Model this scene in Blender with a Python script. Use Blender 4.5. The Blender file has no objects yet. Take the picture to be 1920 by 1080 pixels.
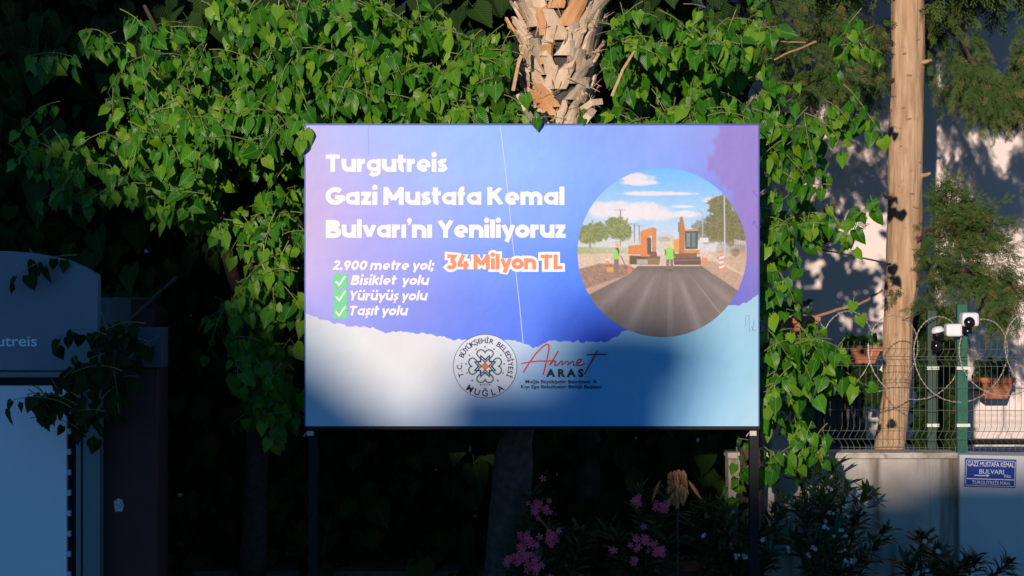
import bpy, math, random
import numpy as np
from mathutils import Vector, Matrix
random.seed(7); rng = np.random.default_rng(7)
S = bpy.context.scene; COL = S.collection
PI = math.pi; R = math.radians

# ------------------------------------------------------------------ camera, sky, sun, exposure
F = 3396.0                                  # focal length in photo pixels (1920 wide)
CZ = 2.6                                    # eye height
cd = bpy.data.cameras.new('camera'); cam = bpy.data.objects.new('camera', cd); COL.objects.link(cam)
cam.location = (0, 0, CZ); cam.rotation_euler = (R(90), 0, 0)
cd.sensor_width = 36; cd.lens = F/1920*36; cd.clip_start = .1; cd.clip_end = 2000
S.camera = cam
SUN_EL, SUN_AZ = 10.0, 15.0                 # low sun behind and to the left of the camera
world = bpy.data.worlds.new('World'); S.world = world; world.use_nodes = True
nt = world.node_tree; bg = nt.nodes['Background']
sky = nt.nodes.new('ShaderNodeTexSky'); sky.sky_type = 'NISHITA'; sky.sun_disc = False
sky.sun_elevation = R(SUN_EL); sky.sun_rotation = R(180+SUN_AZ); sky.air_density = 1.0; sky.dust_density = 0.1; sky.ozone_density = 6.0
hs = nt.nodes.new('ShaderNodeHueSaturation'); hs.inputs['Saturation'].default_value = 1.1
nt.links.new(sky.outputs[0], hs.inputs['Color']); nt.links.new(hs.outputs[0], bg.inputs[0]); bg.inputs[1].default_value = .15
sd = bpy.data.lights.new('sun', 'SUN'); sun = bpy.data.objects.new('sun', sd); COL.objects.link(sun)
sd.energy = 5.0; sd.angle = R(.5); sd.color = (1.0, .85, .74)
tos = Vector((-math.sin(R(SUN_AZ))*math.cos(R(SUN_EL)), -math.cos(R(SUN_AZ))*math.cos(R(SUN_EL)), math.sin(R(SUN_EL))))
sun.rotation_euler = tos.to_track_quat('Z', 'Y').to_euler(); sun.location = (-8, -30, 12)
S.view_settings.view_transform = 'Standard'; S.view_settings.look = 'None'
S.view_settings.exposure = -.2; S.view_settings.gamma = 1.0; S.view_settings.use_curve_mapping = False

# ------------------------------------------------------------------ helpers
def W(px, py, D):                            # a point seen at photo pixel (px, py), D metres away
    return Vector(((px-960)*D/F, D, CZ-(py-540)*D/F))
def lin(c):
    c = c/255.0
    return c/12.92 if c <= .04045 else ((c+.055)/1.055)**2.4
def rgb(r, g, b): return (lin(r), lin(g), lin(b))

def mat(name, col=(.5, .5, .5), rough=.7, col2=None, scale=8, detail=6, bump=0, bscale=40, metal=0, spec=.5, coord='Object', stretch=(1, 1, 1), stain=None):
    m = bpy.data.materials.new(name); m.use_nodes = True; n = m.node_tree.nodes; l = m.node_tree.links
    p = n['Principled BSDF']; p.inputs['Roughness'].default_value = rough; p.inputs['Metallic'].default_value = metal
    p.inputs['Specular IOR Level'].default_value = spec
    p.inputs['Base Color'].default_value = (*col, 1)
    if col2 or bump:
        tc = n.new('ShaderNodeTexCoord'); mp = n.new('ShaderNodeMapping'); l.new(tc.outputs[coord], mp.inputs[0])
        mp.inputs['Scale'].default_value = stretch
    if col2:
        t = n.new('ShaderNodeTexNoise'); t.inputs['Scale'].default_value = scale; t.inputs['Detail'].default_value = detail
        l.new(mp.outputs[0], t.inputs[0])
        cr = n.new('ShaderNodeValToRGB'); cr.color_ramp.elements[0].position = .35; cr.color_ramp.elements[1].position = .65
        cr.color_ramp.elements[0].color = (*col, 1); cr.color_ramp.elements[1].color = (*col2, 1)
        l.new(t.outputs[0], cr.inputs[0]); last = cr.outputs[0]
        if stain:
            t2 = n.new('ShaderNodeTexNoise'); t2.inputs['Scale'].default_value = stain[1]; t2.inputs['Detail'].default_value = 8
            mp2 = n.new('ShaderNodeMapping'); mp2.inputs['Scale'].default_value = stain[2]; l.new(tc.outputs[coord], mp2.inputs[0]); l.new(mp2.outputs[0], t2.inputs[0])
            c2 = n.new('ShaderNodeValToRGB'); c2.color_ramp.elements[0].position = stain[3]; c2.color_ramp.elements[1].position = stain[3]+.18
            c2.color_ramp.elements[0].color = (0, 0, 0, 1); c2.color_ramp.elements[1].color = (1, 1, 1, 1)
            mx = n.new('ShaderNodeMix'); mx.data_type = 'RGBA'; l.new(t2.outputs[0], c2.inputs[0]); l.new(c2.outputs[0], mx.inputs[0])
            l.new(last, mx.inputs[6]); mx.inputs[7].default_value = (*stain[0], 1); last = mx.outputs[2]
        l.new(last, p.inputs['Base Color'])
    if bump:
        t3 = n.new('ShaderNodeTexNoise'); t3.inputs['Scale'].default_value = bscale; t3.inputs['Detail'].default_value = 8
        l.new(mp.outputs[0], t3.inputs[0]); b = n.new('ShaderNodeBump'); b.inputs['Strength'].default_value = bump; b.inputs['Distance'].default_value = .01
        l.new(t3.outputs[0], b.inputs['Height']); l.new(b.outputs[0], p.inputs['Normal'])
    return m

def leaf_mat(name, c1, c2, c3, rough=.38, trans=.25, veins=9.0, vein_col=None, spec=.5):
    """leaf: colour varies leaf to leaf, UV side veins as relief"""
    m = bpy.data.materials.new(name); m.use_nodes = True; n = m.node_tree.nodes; l = m.node_tree.links
    p = n['Principled BSDF']; p.inputs['Roughness'].default_value = rough; p.inputs['Specular IOR Level'].default_value = spec
    at = n.new('ShaderNodeAttribute'); at.attribute_name = 'lv'; oi = n.new('ShaderNodeObjectInfo')
    ad = n.new('ShaderNodeMath'); ad.operation = 'ADD'; l.new(at.outputs['Fac'], ad.inputs[0]); l.new(oi.outputs['Random'], ad.inputs[1])
    fr = n.new('ShaderNodeMath'); fr.operation = 'FRACT'; l.new(ad.outputs[0], fr.inputs[0])
    cr = n.new('ShaderNodeValToRGB'); e = cr.color_ramp.elements; e[0].color = (*c1, 1); e[1].color = (*c3, 1); e[1].position = .97
    x = cr.color_ramp.elements.new(.55); x.color = (*c2, 1); l.new(fr.outputs[0], cr.inputs[0])
    uv = n.new('ShaderNodeUVMap'); uv.uv_map = 'UVMap'; sp = n.new('ShaderNodeSeparateXYZ'); l.new(uv.outputs[0], sp.inputs[0])
    s1 = n.new('ShaderNodeMath'); s1.operation = 'SUBTRACT'; l.new(sp.outputs[0], s1.inputs[0]); s1.inputs[1].default_value = .5
    a1 = n.new('ShaderNodeMath'); a1.operation = 'ABSOLUTE'; l.new(s1.outputs[0], a1.inputs[0])
    k = n.new('ShaderNodeMath'); k.operation = 'MULTIPLY_ADD'; l.new(a1.outputs[0], k.inputs[0]); k.inputs[1].default_value = -1.1; l.new(sp.outputs[1], k.inputs[2])
    q = n.new('ShaderNodeMath'); q.operation = 'MULTIPLY'; l.new(k.outputs[0], q.inputs[0]); q.inputs[1].default_value = veins
    f2 = n.new('ShaderNodeMath'); f2.operation = 'PINGPONG'; l.new(q.outputs[0], f2.inputs[0]); f2.inputs[1].default_value = .5
    pw = n.new('ShaderNodeMath'); pw.operation = 'POWER'; l.new(f2.outputs[0], pw.inputs[0]); pw.inputs[1].default_value = .5
    b = n.new('ShaderNodeBump'); b.inputs['Strength'].default_value = .8; b.inputs['Distance'].default_value = .006
    l.new(pw.outputs[0], b.inputs['Height']); l.new(b.outputs[0], p.inputs['Normal'])
    # pale midrib
    mr = n.new('ShaderNodeMath'); mr.operation = 'LESS_THAN'; l.new(a1.outputs[0], mr.inputs[0]); mr.inputs[1].default_value = .025
    mm = n.new('ShaderNodeMath'); mm.operation = 'MULTIPLY'; l.new(mr.outputs[0], mm.inputs[0]); mm.inputs[1].default_value = .55
    mx = n.new('ShaderNodeMix'); mx.data_type = 'RGBA'; l.new(mm.outputs[0], mx.inputs[0]); l.new(cr.outputs[0], mx.inputs[6]); mx.inputs[7].default_value = (*(vein_col or [v*2.2 for v in c2]), 1)
    l.new(mx.outputs[2], p.inputs['Base Color'])
    tr = n.new('ShaderNodeBsdfTranslucent'); l.new(mx.outputs[2], tr.inputs[0]); ms = n.new('ShaderNodeMixShader'); ms.inputs[0].default_value = trans
    l.new(p.outputs[0], ms.inputs[1]); l.new(tr.outputs[0], ms.inputs[2]); l.new(ms.outputs[0], n['Material Output'].inputs[0])
    return m

def print_mat(name='printed_vinyl', rough=.55):
    m = bpy.data.materials.new(name); m.use_nodes = True; n = m.node_tree.nodes; l = m.node_tree.links
    p = n['Principled BSDF']; p.inputs['Roughness'].default_value = rough; p.inputs['Specular IOR Level'].default_value = .25
    a = n.new('ShaderNodeAttribute'); a.attribute_name = 'Col'; l.new(a.outputs['Color'], p.inputs['Base Color'])
    tc = n.new('ShaderNodeTexCoord'); t = n.new('ShaderNodeTexNoise'); t.inputs['Scale'].default_value = 3.5; t.inputs['Detail'].default_value = 3
    l.new(tc.outputs['Object'], t.inputs[0]); b = n.new('ShaderNodeBump'); b.inputs['Strength'].default_value = .5; b.inputs['Distance'].default_value = .03
    l.new(t.outputs[0], b.inputs['Height']); l.new(b.outputs[0], p.inputs['Normal'])
    return m

class MB:
    def __init__(s): s.v = []; s.f = []; s.uv = None; s.c = []
    def quad(s, a, b, c, d):
        i = len(s.v); s.v += [tuple(a), tuple(b), tuple(c), tuple(d)]; s.f.append((i, i+1, i+2, i+3)); return s
    def box(s, x0, x1, y0, y1, z0, z1, M=None):
        i = len(s.v); P = [(x0, y0, z0), (x1, y0, z0), (x1, y1, z0), (x0, y1, z0), (x0, y0, z1), (x1, y0, z1), (x1, y1, z1), (x0, y1, z1)]
        if M is not None: P = [tuple(M @ Vector(p)) for p in P]
        s.v += P; s.f += [tuple(i+k for k in q) for q in ((0, 3, 2, 1), (4, 5, 6, 7), (0, 1, 5, 4), (1, 2, 6, 5), (2, 3, 7, 6), (3, 0, 4, 7))]; return s
    def prism(s, pts, y0, y1):
        """outline in (x, z) extruded from y0 (front) to y1"""
        i = len(s.v); n = len(pts); s.v += [(x, y0, z) for x, z in pts]+[(x, y1, z) for x, z in pts]
        s.f.append(tuple(range(i, i+n))); s.f.append(tuple(range(i+2*n-1, i+n-1, -1)))
        for k in range(n): s.f.append((i+k, i+n+k, i+n+(k+1) % n, i+(k+1) % n))
        return s
    def tube(s, pts, r, n=6, cap=True, squash=None):
        pts = [Vector(p) for p in pts]; m = len(pts); base = len(s.v)
        rr = r if hasattr(r, '__len__') else [r]*m
        up = Vector((0.13, .31, .94)); prev = None
        for k, p in enumerate(pts):
            t = (pts[min(k+1, m-1)]-pts[max(k-1, 0)])
            t = t.normalized() if t.length > 1e-9 else Vector((0, 0, 1))
            a = prev if prev is not None else (up.cross(t) if abs(up.dot(t)) < .98 else Vector((1, 0, 0)).cross(t))
            a = (a-t*a.dot(t)); a = a.normalized() if a.length > 1e-6 else t.orthogonal().normalized(); prev = a; b = t.cross(a)
            for j in range(n):
                q = 2*PI*j/n; s.v.append(tuple(p+a*math.cos(q)*rr[k]+b*math.sin(q)*rr[k]))
        for k in range(m-1):
            for j in range(n):
                s.f.append((base+k*n+j, base+k*n+(j+1) % n, base+(k+1)*n+(j+1) % n, base+(k+1)*n+j))
        if cap: s.f.append(tuple(base+j for j in range(n-1, -1, -1))); s.f.append(tuple(base+(m-1)*n+j for j in range(n)))
        return s
    def lathe(s, c, prof, n=16, axis='z'):
        i = len(s.v); m = len(prof)
        for (r, h) in prof:
            for j in range(n):
                q = 2*PI*j/n; a, b = r*math.cos(q), r*math.sin(q)
                d = {'z': (a, b, h), 'y': (a, h, b), 'x': (h, a, b)}[axis]
                s.v.append((c[0]+d[0], c[1]+d[1], c[2]+d[2]))
        for k in range(m-1):
            for j in range(n): s.f.append((i+k*n+j, i+k*n+(j+1) % n, i+(k+1)*n+(j+1) % n, i+(k+1)*n+j))
        s.f.append(tuple(i+j for j in range(n-1, -1, -1))); s.f.append(tuple(i+(m-1)*n+j for j in range(n)))
        return s
    def build(s, name, m, parent=None, smooth=False, bevel=0):
        me = bpy.data.meshes.new(name); me.from_pydata([tuple(v) for v in s.v], [], s.f); me.update()
        if m: me.materials.append(m)
        if s.c:
            a = me.color_attributes.new('Col', 'FLOAT_COLOR', 'POINT')
            arr = np.ones((len(s.v), 4), np.float32); arr[:, :3] = np.array(s.c, np.float32).reshape(-1, 3); a.data.foreach_set('color', arr.ravel())
        if smooth: me.polygons.foreach_set('use_smooth', [True]*len(me.polygons))
        return obj_of(name, me, parent, bevel)

def obj_of(name, me, parent=None, bevel=0):
    o = bpy.data.objects.new(name, me); COL.objects.link(o)
    if parent: o.parent = parent; o.matrix_parent_inverse = Matrix.Translation(-parent.location) if parent.type == 'EMPTY' else Matrix.Identity(4)
    if bevel:
        b = o.modifiers.new('bevel', 'BEVEL'); b.width = bevel; b.segments = 2; b.limit_method = 'ANGLE'
    return o
def tag(o, label=None, cat=None, group=None, kind=None):
    if label: o['label'] = label
    if cat: o['category'] = cat
    if group: o['group'] = group
    if kind: o['kind'] = kind
    return o
def thing(name, loc, label, cat, group=None):
    o = bpy.data.objects.new(name, None); COL.objects.link(o); o.location = loc; o.empty_display_size = .2
    return tag(o, label, cat, group)
def fbm(x, y, seed=0, oct=4):
    """cheap value noise for arrays"""
    g = np.random.default_rng(seed); v = 0; amp = 1; tot = 0
    for o in range(oct):
        T = g.random((64, 64)); xx = np.asarray(x)*2**o; yy = np.asarray(y)*2**o
        xi = np.floor(xx).astype(int); yi = np.floor(yy).astype(int); fx = xx-xi; fy = yy-yi; fx = fx*fx*(3-2*fx); fy = fy*fy*(3-2*fy)
        t = lambda a, b: T[a % 64, b % 64]
        v = v+amp*((t(xi, yi)*(1-fx)+t(xi+1, yi)*fx)*(1-fy)+(t(xi, yi+1)*(1-fx)+t(xi+1, yi+1)*fx)*fy); tot += amp; amp *= .5
    return v/tot

# ------------------------------------------------------------------ materials
M = {}
M['asphalt'] = mat('asphalt', (.045, .045, .05), .9, (.07, .07, .075), 30, bump=.4, bscale=300)
M['paving'] = mat('paving', (.22, .2, .18), .9, (.3, .28, .25), 6, bump=.3, bscale=90)
M['soil'] = mat('soil', (.07, .05, .035), .95, (.12, .09, .06), 12, bump=.6, bscale=40)
M['plaster'] = mat('white_plaster', (.72, .60, .53), .85, (.78, .66, .59), 1.2, bump=.15, bscale=60)
M['garden_wall'] = mat('wall_render', (.40, .35, .29), .9, (.52, .46, .39), 3.5, bump=.4, bscale=55, stain=((.11, .085, .06), 2.4, (2.8, 1, .22), .50))
M['coping'] = mat('coping_concrete', (.34, .29, .23), .9, (.58, .52, .44), 7, bump=.4, bscale=70, stain=((.16, .13, .10), 9, (1.5, 1, 1), .58))
M['dark_metal'] = mat('dark_painted_steel', (.008, .008, .01), .6, (.012, .012, .014), 20, bump=.05, spec=.2)
M['green_paint'] = mat('green_post_paint', (.008, .085, .05), .4, (.013, .11, .065), 12, bump=.05)
M['green_wire'] = mat('green_wire_coat', (.09, .11, .075), .5, (.12, .13, .09), 30)
M['galv'] = mat('galvanised', (.42, .38, .31), .45, (.55, .5, .42), 60, metal=.4)
M['clip'] = mat('clip_plastic', (.6, .62, .55), .5, (.7, .7, .62), 30)
M['cam_white'] = mat('camera_white', (.72, .71, .70), .4, (.78, .77, .76), 20)
M['cam_black'] = mat('camera_black', (.008, .008, .01), .15)
M['terra'] = mat('terracotta', (.36, .12, .06), .85, (.46, .17, .085), 10, bump=.3, bscale=70)
M['bark'] = mat('cypress_bark', (.34, .205, .11), .95, (.54, .37, .225), 22, bump=1.0, bscale=45, stretch=(1, 1, .12), stain=((.26, .15, .08), 7, (1, 1, .8), .62))
M['brown_bark'] = mat('mulberry_bark', (.04, .024, .015), .9, (.075, .045, .028), 20, bump=.6, bscale=60)
M['twig'] = mat('twig_bark', (.34, .17, .085), .8, (.42, .24, .13), 30)
M['green_twig'] = mat('green_twig', (.16, .2, .05), .7, (.25, .22, .09), 30)
M['palm_bark'] = mat('palm_bark', (.05, .043, .036), .95, (.09, .08, .07), 20, bump=.8, bscale=50)
M['husk'] = mat('palm_husk', (.56, .40, .26), .85, (.68, .52, .36), 14, bump=.5, bscale=120, stretch=(1, 1, .2), stain=((.42, .2, .09), 5, (1, 1, 1), .60))
M['husk_orange'] = mat('palm_husk_inner', (.56, .25, .09), .8, (.62, .35, .16), 18, bump=.5, bscale=120, stretch=(1, 1, .2))
M['husk_grey'] = mat('palm_husk_weathered', (.33, .27, .2), .9, (.48, .38, .27), 16, bump=.5, bscale=120, stretch=(1, 1, .2))
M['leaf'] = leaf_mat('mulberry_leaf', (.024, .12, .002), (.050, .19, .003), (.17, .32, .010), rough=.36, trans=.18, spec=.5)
M['leaf_dark'] = leaf_mat('shaded_leaf', (.010, .026, .005), (.016, .04, .007), (.024, .055, .01), rough=.6, trans=.08, spec=.12)  # darker copy of the leaf green with the shade put into its colour
M['oleander'] = leaf_mat('oleander_leaf', (.011, .03, .009), (.018, .045, .012), (.028, .062, .018), rough=.4, trans=.1, veins=1)
M['cypress'] = leaf_mat('cypress_spray', (.035, .075, .014), (.065, .105, .022), (.14, .115, .038), rough=.75, trans=.12, veins=1, spec=.2)
M['pink'] = mat('pink_petal', (.80, .035, .09), .6, (.88, .13, .2), 30)
M['whitepetal'] = mat('white_petal', (.45, .44, .40), .7, (.6, .58, .52), 30)
M['straw'] = mat('straw', (.42, .25, .12), .85, (.55, .36, .19), 30)

# ------------------------------------------------------------------ ground
def sheet(name, x0, x1, y0, y1, z, m):
    o = MB().quad((x0, y0, z), (x1, y0, z), (x1, y1, z), (x0, y1, z)).build(name, m); o['kind'] = 'structure'; return o
sheet('ground', -900, 900, -900, 900, -.13, M['soil'])
sheet('road', -200, 200, -26, 8.6, -.126, M['asphalt'])
pv = MB().box(-200, 200, 8.75, 13.5, -.12, 0).build('pavement', M['paving']); pv['kind'] = 'structure'
kb = MB().box(-200, 200, 8.6, 8.75, -.125, .004).build('kerb', M['coping']); kb['kind'] = 'structure'
pv2 = MB().box(-200, 200, -30, -26.15, -.12, 0).build('far_pavement', M['paving']); pv2['kind'] = 'structure'
lm = MB()
for k in range(-20, 21): lm.quad((k*6, -8.8, -.122), (k*6+3, -8.8, -.122), (k*6+3, -8.68, -.122), (k*6, -8.68, -.122))
tag(lm.build('lane_marking', mat('road_paint', (.7, .7, .68), .7)), kind='structure')
gs = MB().box(-30, 30, 13.75, 60, -.12, .45).build('garden_ground', M['soil']); gs['kind'] = 'structure'

# ------------------------------------------------------------------ unseen blocks added behind the camera, roofline shaped to shade the lower scene
def SK(px, py):                              # shadow of this roof point falls at board pixel (px, py)
    return (px-960)/283.0-53*math.tan(R(SUN_AZ)), CZ-(py-540)/283.0+53/math.cos(R(SUN_AZ))*math.tan(R(SUN_EL))
M['facade'] = mat('far_facade', (.55, .5, .45), .9, (.62, .57, .52), 1)
M['facade2'] = mat('far_facade_ochre', (.5, .38, .25), .9, (.56, .43, .3), 1)
M['glass'] = mat('window_glass', (.03, .04, .05), .08)
M['roof_tile'] = mat('roof_tile', (.32, .11, .06), .85, (.4, .16, .09), 8)
M['tank'] = mat('tank_steel', (.5, .52, .55), .35, metal=.6)
def windows(par, x0, x1, yf, z0, floors, n):
    for fl in range(floors):
        for k in range(n):
            cx = x0+(x1-x0)*(k+.5)/n; z = z0+fl*3.0
            w = MB().box(cx-.75, cx+.75, yf-.02, yf+.06, z, z+1.5).build('window', M['coping'], par)
            MB().box(cx-.65, cx+.65, yf+.061, yf+.075, z+.1, z+1.4).build('pane', M['glass'], w)
YB = -41.0
# added gabled block; its roof slope shades the lower left
xr, zr = SK(-120, 150); xe, ze = SK(590, 735); xl = xr-(xe-xr)
hb = thing('gabled_shade_block', (xr, YB-4, -.12), 'gabled ochre block added unseen behind the camera, roof shaped to shade the left side', 'building')
MB().prism([(xl-6, -.12), (xe, -.12), (xe, ze-.01), (xr, zr-.02), (xl-6, zr-.02)], YB-5, YB).build('wall', M['facade2'], hb)
MB().prism([(xe+.02, ze-.1), (xe+.04, ze-.02), (xr, zr+.12), (xl-6.2, zr+.12), (xl-6.2, zr), (xr, zr)], YB-5.2, YB+.1).build('roof', M['roof_tile'], hb)
xt, _ = SK(-95, 0); MB().box(xt-7, xt, YB-1.9, YB-1.2, 9, 18).build('shade_tower', M['facade2'], hb)  # tower added to keep the far left in shade
windows(hb, xl-5.5, xe-.6, YB, .9, 3, 4)
# added flat-roofed block; roof boxes and tank shaped to shade the board
x0 = xe+.06; x1, _ = SK(1201, 0)
fb = thing('flat_shade_block', ((x0+x1)/2, YB-4, -.12), 'cream flat roofed block added unseen behind the camera, roof boxes and tank shaped to shade the billboard', 'building')
MB().box(x0, x1, YB-9, YB, -.12, SK(0, 800)[1]).build('wall', M['facade'], fb)
windows(fb, x0, x1, YB, .9, 3, 2)
def roof_box(pxa, pxb, py, nm='shade_box'):
    xa, z1 = SK(pxa, py); xb, _ = SK(pxb, py); MB().box(xa, xb, YB-1.0, YB-.3, SK(0, 800)[1], z1).build(nm, M['facade'], fb)
roof_box(612, 680, 735, 'narrow_shade_box'); roof_box(800, 1010, 690); roof_box(1011, 1200, 640)  # boxes added to draw the shade edge along the board's lower part
xa, za = SK(1095, 535); MB().lathe((xa, YB-1.2, za-.44), [(.40, -.03), (.46, 0), (.46, .38), (.2, .44)], 16).build('shade_tank', M['tank'], fb)  # drum added for the dark blob of shade on the board
# added lower block at right, its gap left open for a sun patch
x2, zr1 = SK(1390, 866); x3, _ = SK(1690, 0); x4 = x3+9
rb = thing('low_shade_block', ((x2+x4)/2, YB-4, -.12), 'long cream block added unseen behind the camera, roofline shaped to shade the garden wall', 'building')
MB().box(x2, x4, YB-9, YB, -.12, zr1-.1).build('wall', M['facade'], rb)
MB().box(x3, x4, YB-.4, YB, zr1-.1, zr1+.10).build('parapet', M['facade2'], rb)
MB().box(x2, x3-.003, YB-.4, YB, zr1-.1, zr1-.02).build('parapet', M['facade'], rb)
windows(rb, x2, x4, YB, .9, 3, 4)
gx, gz = SK(1290, 945)
gb = thing('gap_shade_block', (gx, YB-14, -.12), 'ochre block added unseen behind the gap, its top ending the sun patch', 'building')
MB().box(x1-.5, x2+.5, YB-18, YB-9.1, -.12, gz+9*.182).build('wall', M['facade2'], gb)  # added to block the sun below the gap

# ------------------------------------------------------------------ building behind the trees
DB = 18.0
bd = thing('white_building', (1.5, DB+4, .45), 'plain white rendered building behind the trees, its wall mostly in tree shade', 'building')
MB().box(-9, 12, DB, DB+8, .3, 9.5).build('wall', M['plaster'], bd)
a = W(1512, 742, DB); b = W(1622, 842, DB)
M['shutter'] = mat('dark_shutter', (.07, .075, .09), .6, (.09, .09, .11), 10)
dr = MB().box(a.x, b.x, DB-.05, DB-.002, .6, a.z).build('shutter_door', M['shutter'], bd)
for k in range(9):
    xx = a.x+(b.x-a.x)*(k+.5)/9
    MB().box(xx-.004, xx+.004, DB-.06, DB-.051, .6, a.z-.02).build('seam', M['dark_metal'], dr)
a = W(1440, 0, DB)
MB().box(a.x-.03, a.x+.03, DB-.05, DB-.001, .5, 9).build('downpipe', mat('downpipe_grey', (.3, .3, .32), .5), bd)
# black railing bar low in front of the wall
rl = MB(); p = W(1612, 828, 17.2); rl.tube([(p.x, 17.2, p.z), (9, 17.2, p.z)], .03, 8)
for xx in (p.x+.03, 3.9, 5.6, 7.3): rl.box(xx-.02, xx+.02, 17.18, 17.22, .4, p.z)
tag(rl.build('rail', M['dark_metal']), 'black horizontal rail low in front of the white wall', 'railing')
# terracotta troughs on the wall
def trough(pxa, pya, pxb, pyb, D, label, tilt=0, plant=True):
    a = W(pxa, pya, D); b = W(pxb, pyb, D); w = b.x-a.x; h = a.z-b.z; c = Vector(((a.x+b.x)/2, D+.12, b.z))
    t = thing('wall_planter', c, label, 'planter')
    m = MB(); i = .16*w
    P = [(-w/2+i, -.10, 0), (w/2-i, -.10, 0), (w/2-i, .10, 0), (-w/2+i, .10, 0), (-w/2, -.16, h), (w/2, -.16, h), (w/2, .15, h), (-w/2, .15, h),
         (-w/2+.03, -.13, h), (w/2-.03, -.13, h), (w/2-.03, .12, h), (-w/2+.03, .12, h), (-w/2+.03, -.12, h-.04), (w/2-.03, -.12, h-.04), (w/2-.03, .12, h-.04), (-w/2+.03, .12, h-.04)]
    Rm = Matrix.Rotation(tilt, 3, 'Y')
    m.v = [tuple(c+Rm @ Vector(p)) for p in P]
    m.f = [(3, 2, 1, 0), (0, 1, 5, 4), (1, 2, 6, 5), (2, 3, 7, 6), (3, 0, 4, 7)]+[(4+k, 4+(k+1) % 4, 8+(k+1) % 4, 8+k) for k in range(4)]+[(8+k, 8+(k+1) % 4, 12+(k+1) % 4, 12+k) for k in range(4)]+[(12, 13, 14, 15)]
    m.build('pot', M['terra'], t, bevel=.006)
    r = MB().box(-w/2-.012, w/2+.012, -.175, .16, h+.001, h+.022); r.v = [tuple(c+Rm @ Vector(p)) for p in r.v]; 
    rim = MB()
    for (xa, xb, ya, yb) in ((-w/2-.012, w/2+.012, -.175, -.131), (-w/2-.012, -w/2+.03, -.13, .12), (w/2-.03, w/2+.012, -.13, .12)):
        rim.box(xa, xb, ya, yb, h-.03, h+.022)
    rim.v = [tuple(c+Rm @ Vector(p)) for p in rim.v]; rim.build('rim', M['terra'], t)
    for q in ((-.3, .3) if D > 16 else ()):
        br = MB().box(q*w-.01, q*w+.01, .1, .99*(DB-D-.12), h*.3, h*.3+.02); br.v = [tuple(c+Vector(p)) for p in br.v]; br.build('bracket', M['dark_metal'], t)
    return t, c+Vector((0, 0, h-.02)), w
PL = [trough(1838, 712, 1900, 748, 17.4, 'terracotta trough on the white wall at the far right, right of the green fence post'),
      trough(1586, 652, 1652, 682, 17.4, 'terracotta trough just left of the cypress trunk'),
      trough(1494, 692, 1546, 734, 17.4, 'brown terracotta trough above the dark shutter door'),
      trough(1440, 592, 1526, 640, 13.95, 'upper left terracotta trough, tilted, beside the bare twig', tilt=.16)]

# ------------------------------------------------------------------ leaf geometry
def make_leaf(kind, var=0):
    """returns verts (n,3), faces, uv; local frame: +Y along midrib to the tip, +Z = upper face, X = width; length 1"""
    if kind == 'heart':
        rows = [(-.06, .0), (.02, .30), (.18, .43), (.38, .42), (.58, .32), (.76, .18), (.9, .065), (1.0, 0)]
        fold = [.16, .06, .24, .10][var % 4]; curl = [.25, .42, .12, .55][var % 4]; sk = [0, .03, -.03, .02][var % 4]
    elif kind == 'lance':
        rows = [(0, .012), (.15, .05), (.35, .078), (.6, .07), (.82, .04), (1.0, 0)]
        fold = .3; curl = [.15, .4, .28, .05][var % 4]; sk = 0
    v = []; uv = []; f = []; idx = []
    for i, (t, w) in enumerate(rows):
        z = -curl*max(t, 0)**2; cy = t
        if kind == 'heart' and i == 0:
            v.append((0, .06, 0)); uv.append((.5, .06)); idx.append((0, 0, 0)); continue
        wob = 1+.06*math.sin(i*2.3+var)
        if w == 0: v.append((sk*2, cy, z)); uv.append((.5, t)); k = len(v)-1; idx.append((k, k, k)); continue
        yy = cy-(.11 if (kind == 'heart' and i == 1) else 0)
        v += [(-w*wob+sk, yy, z+fold*w+.02*math.sin(i*1.9+var)), (sk*t, cy, z), (w*wob+sk, yy, z+fold*w+.02*math.cos(i*2.1+var))]
        uv += [(.5-w, yy), (.5, t), (.5+w, yy)]; k = len(v); idx.append((k-3, k-2, k-1))
    for a, b in zip(idx[:-1], idx[1:]):
        if a[0] == a[1]: f += [(a[0], b[1], b[0]), (a[0], b[2], b[1])]
        elif b[0] == b[1]: f += [(a[0], a[1], b[0]), (a[1], a[2], b[0])]
        else: f += [(a[0], a[1], b[1], b[0]), (a[1], a[2], b[2], b[1])]
    k = len(v)                                                  # petiole
    if kind == 'heart':
        v += [(-.012, .07, 0), (.012, .07, 0), (.012, -.32, .05), (-.012, -.32, .05)]; uv += [(.5, 0)]*4; f.append((k, k+1, k+2, k+3))
    return np.array(v, float), f, np.array(uv, float)
def leaf_mesh(tpl, name, m):
    v, f, uv = tpl; me = bpy.data.meshes.new(name); me.from_pydata([tuple(x) for x in v], [], f); me.update()
    l = me.uv_layers.new(name='UVMap'); li = np.zeros(len(me.loops), int); me.loops.foreach_get('vertex_index', li)
    l.data.foreach_set('uv', uv[li].ravel()); me.polygons.foreach_set('use_smooth', [True]*len(me.polygons)); me.materials.append(m); return me
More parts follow.
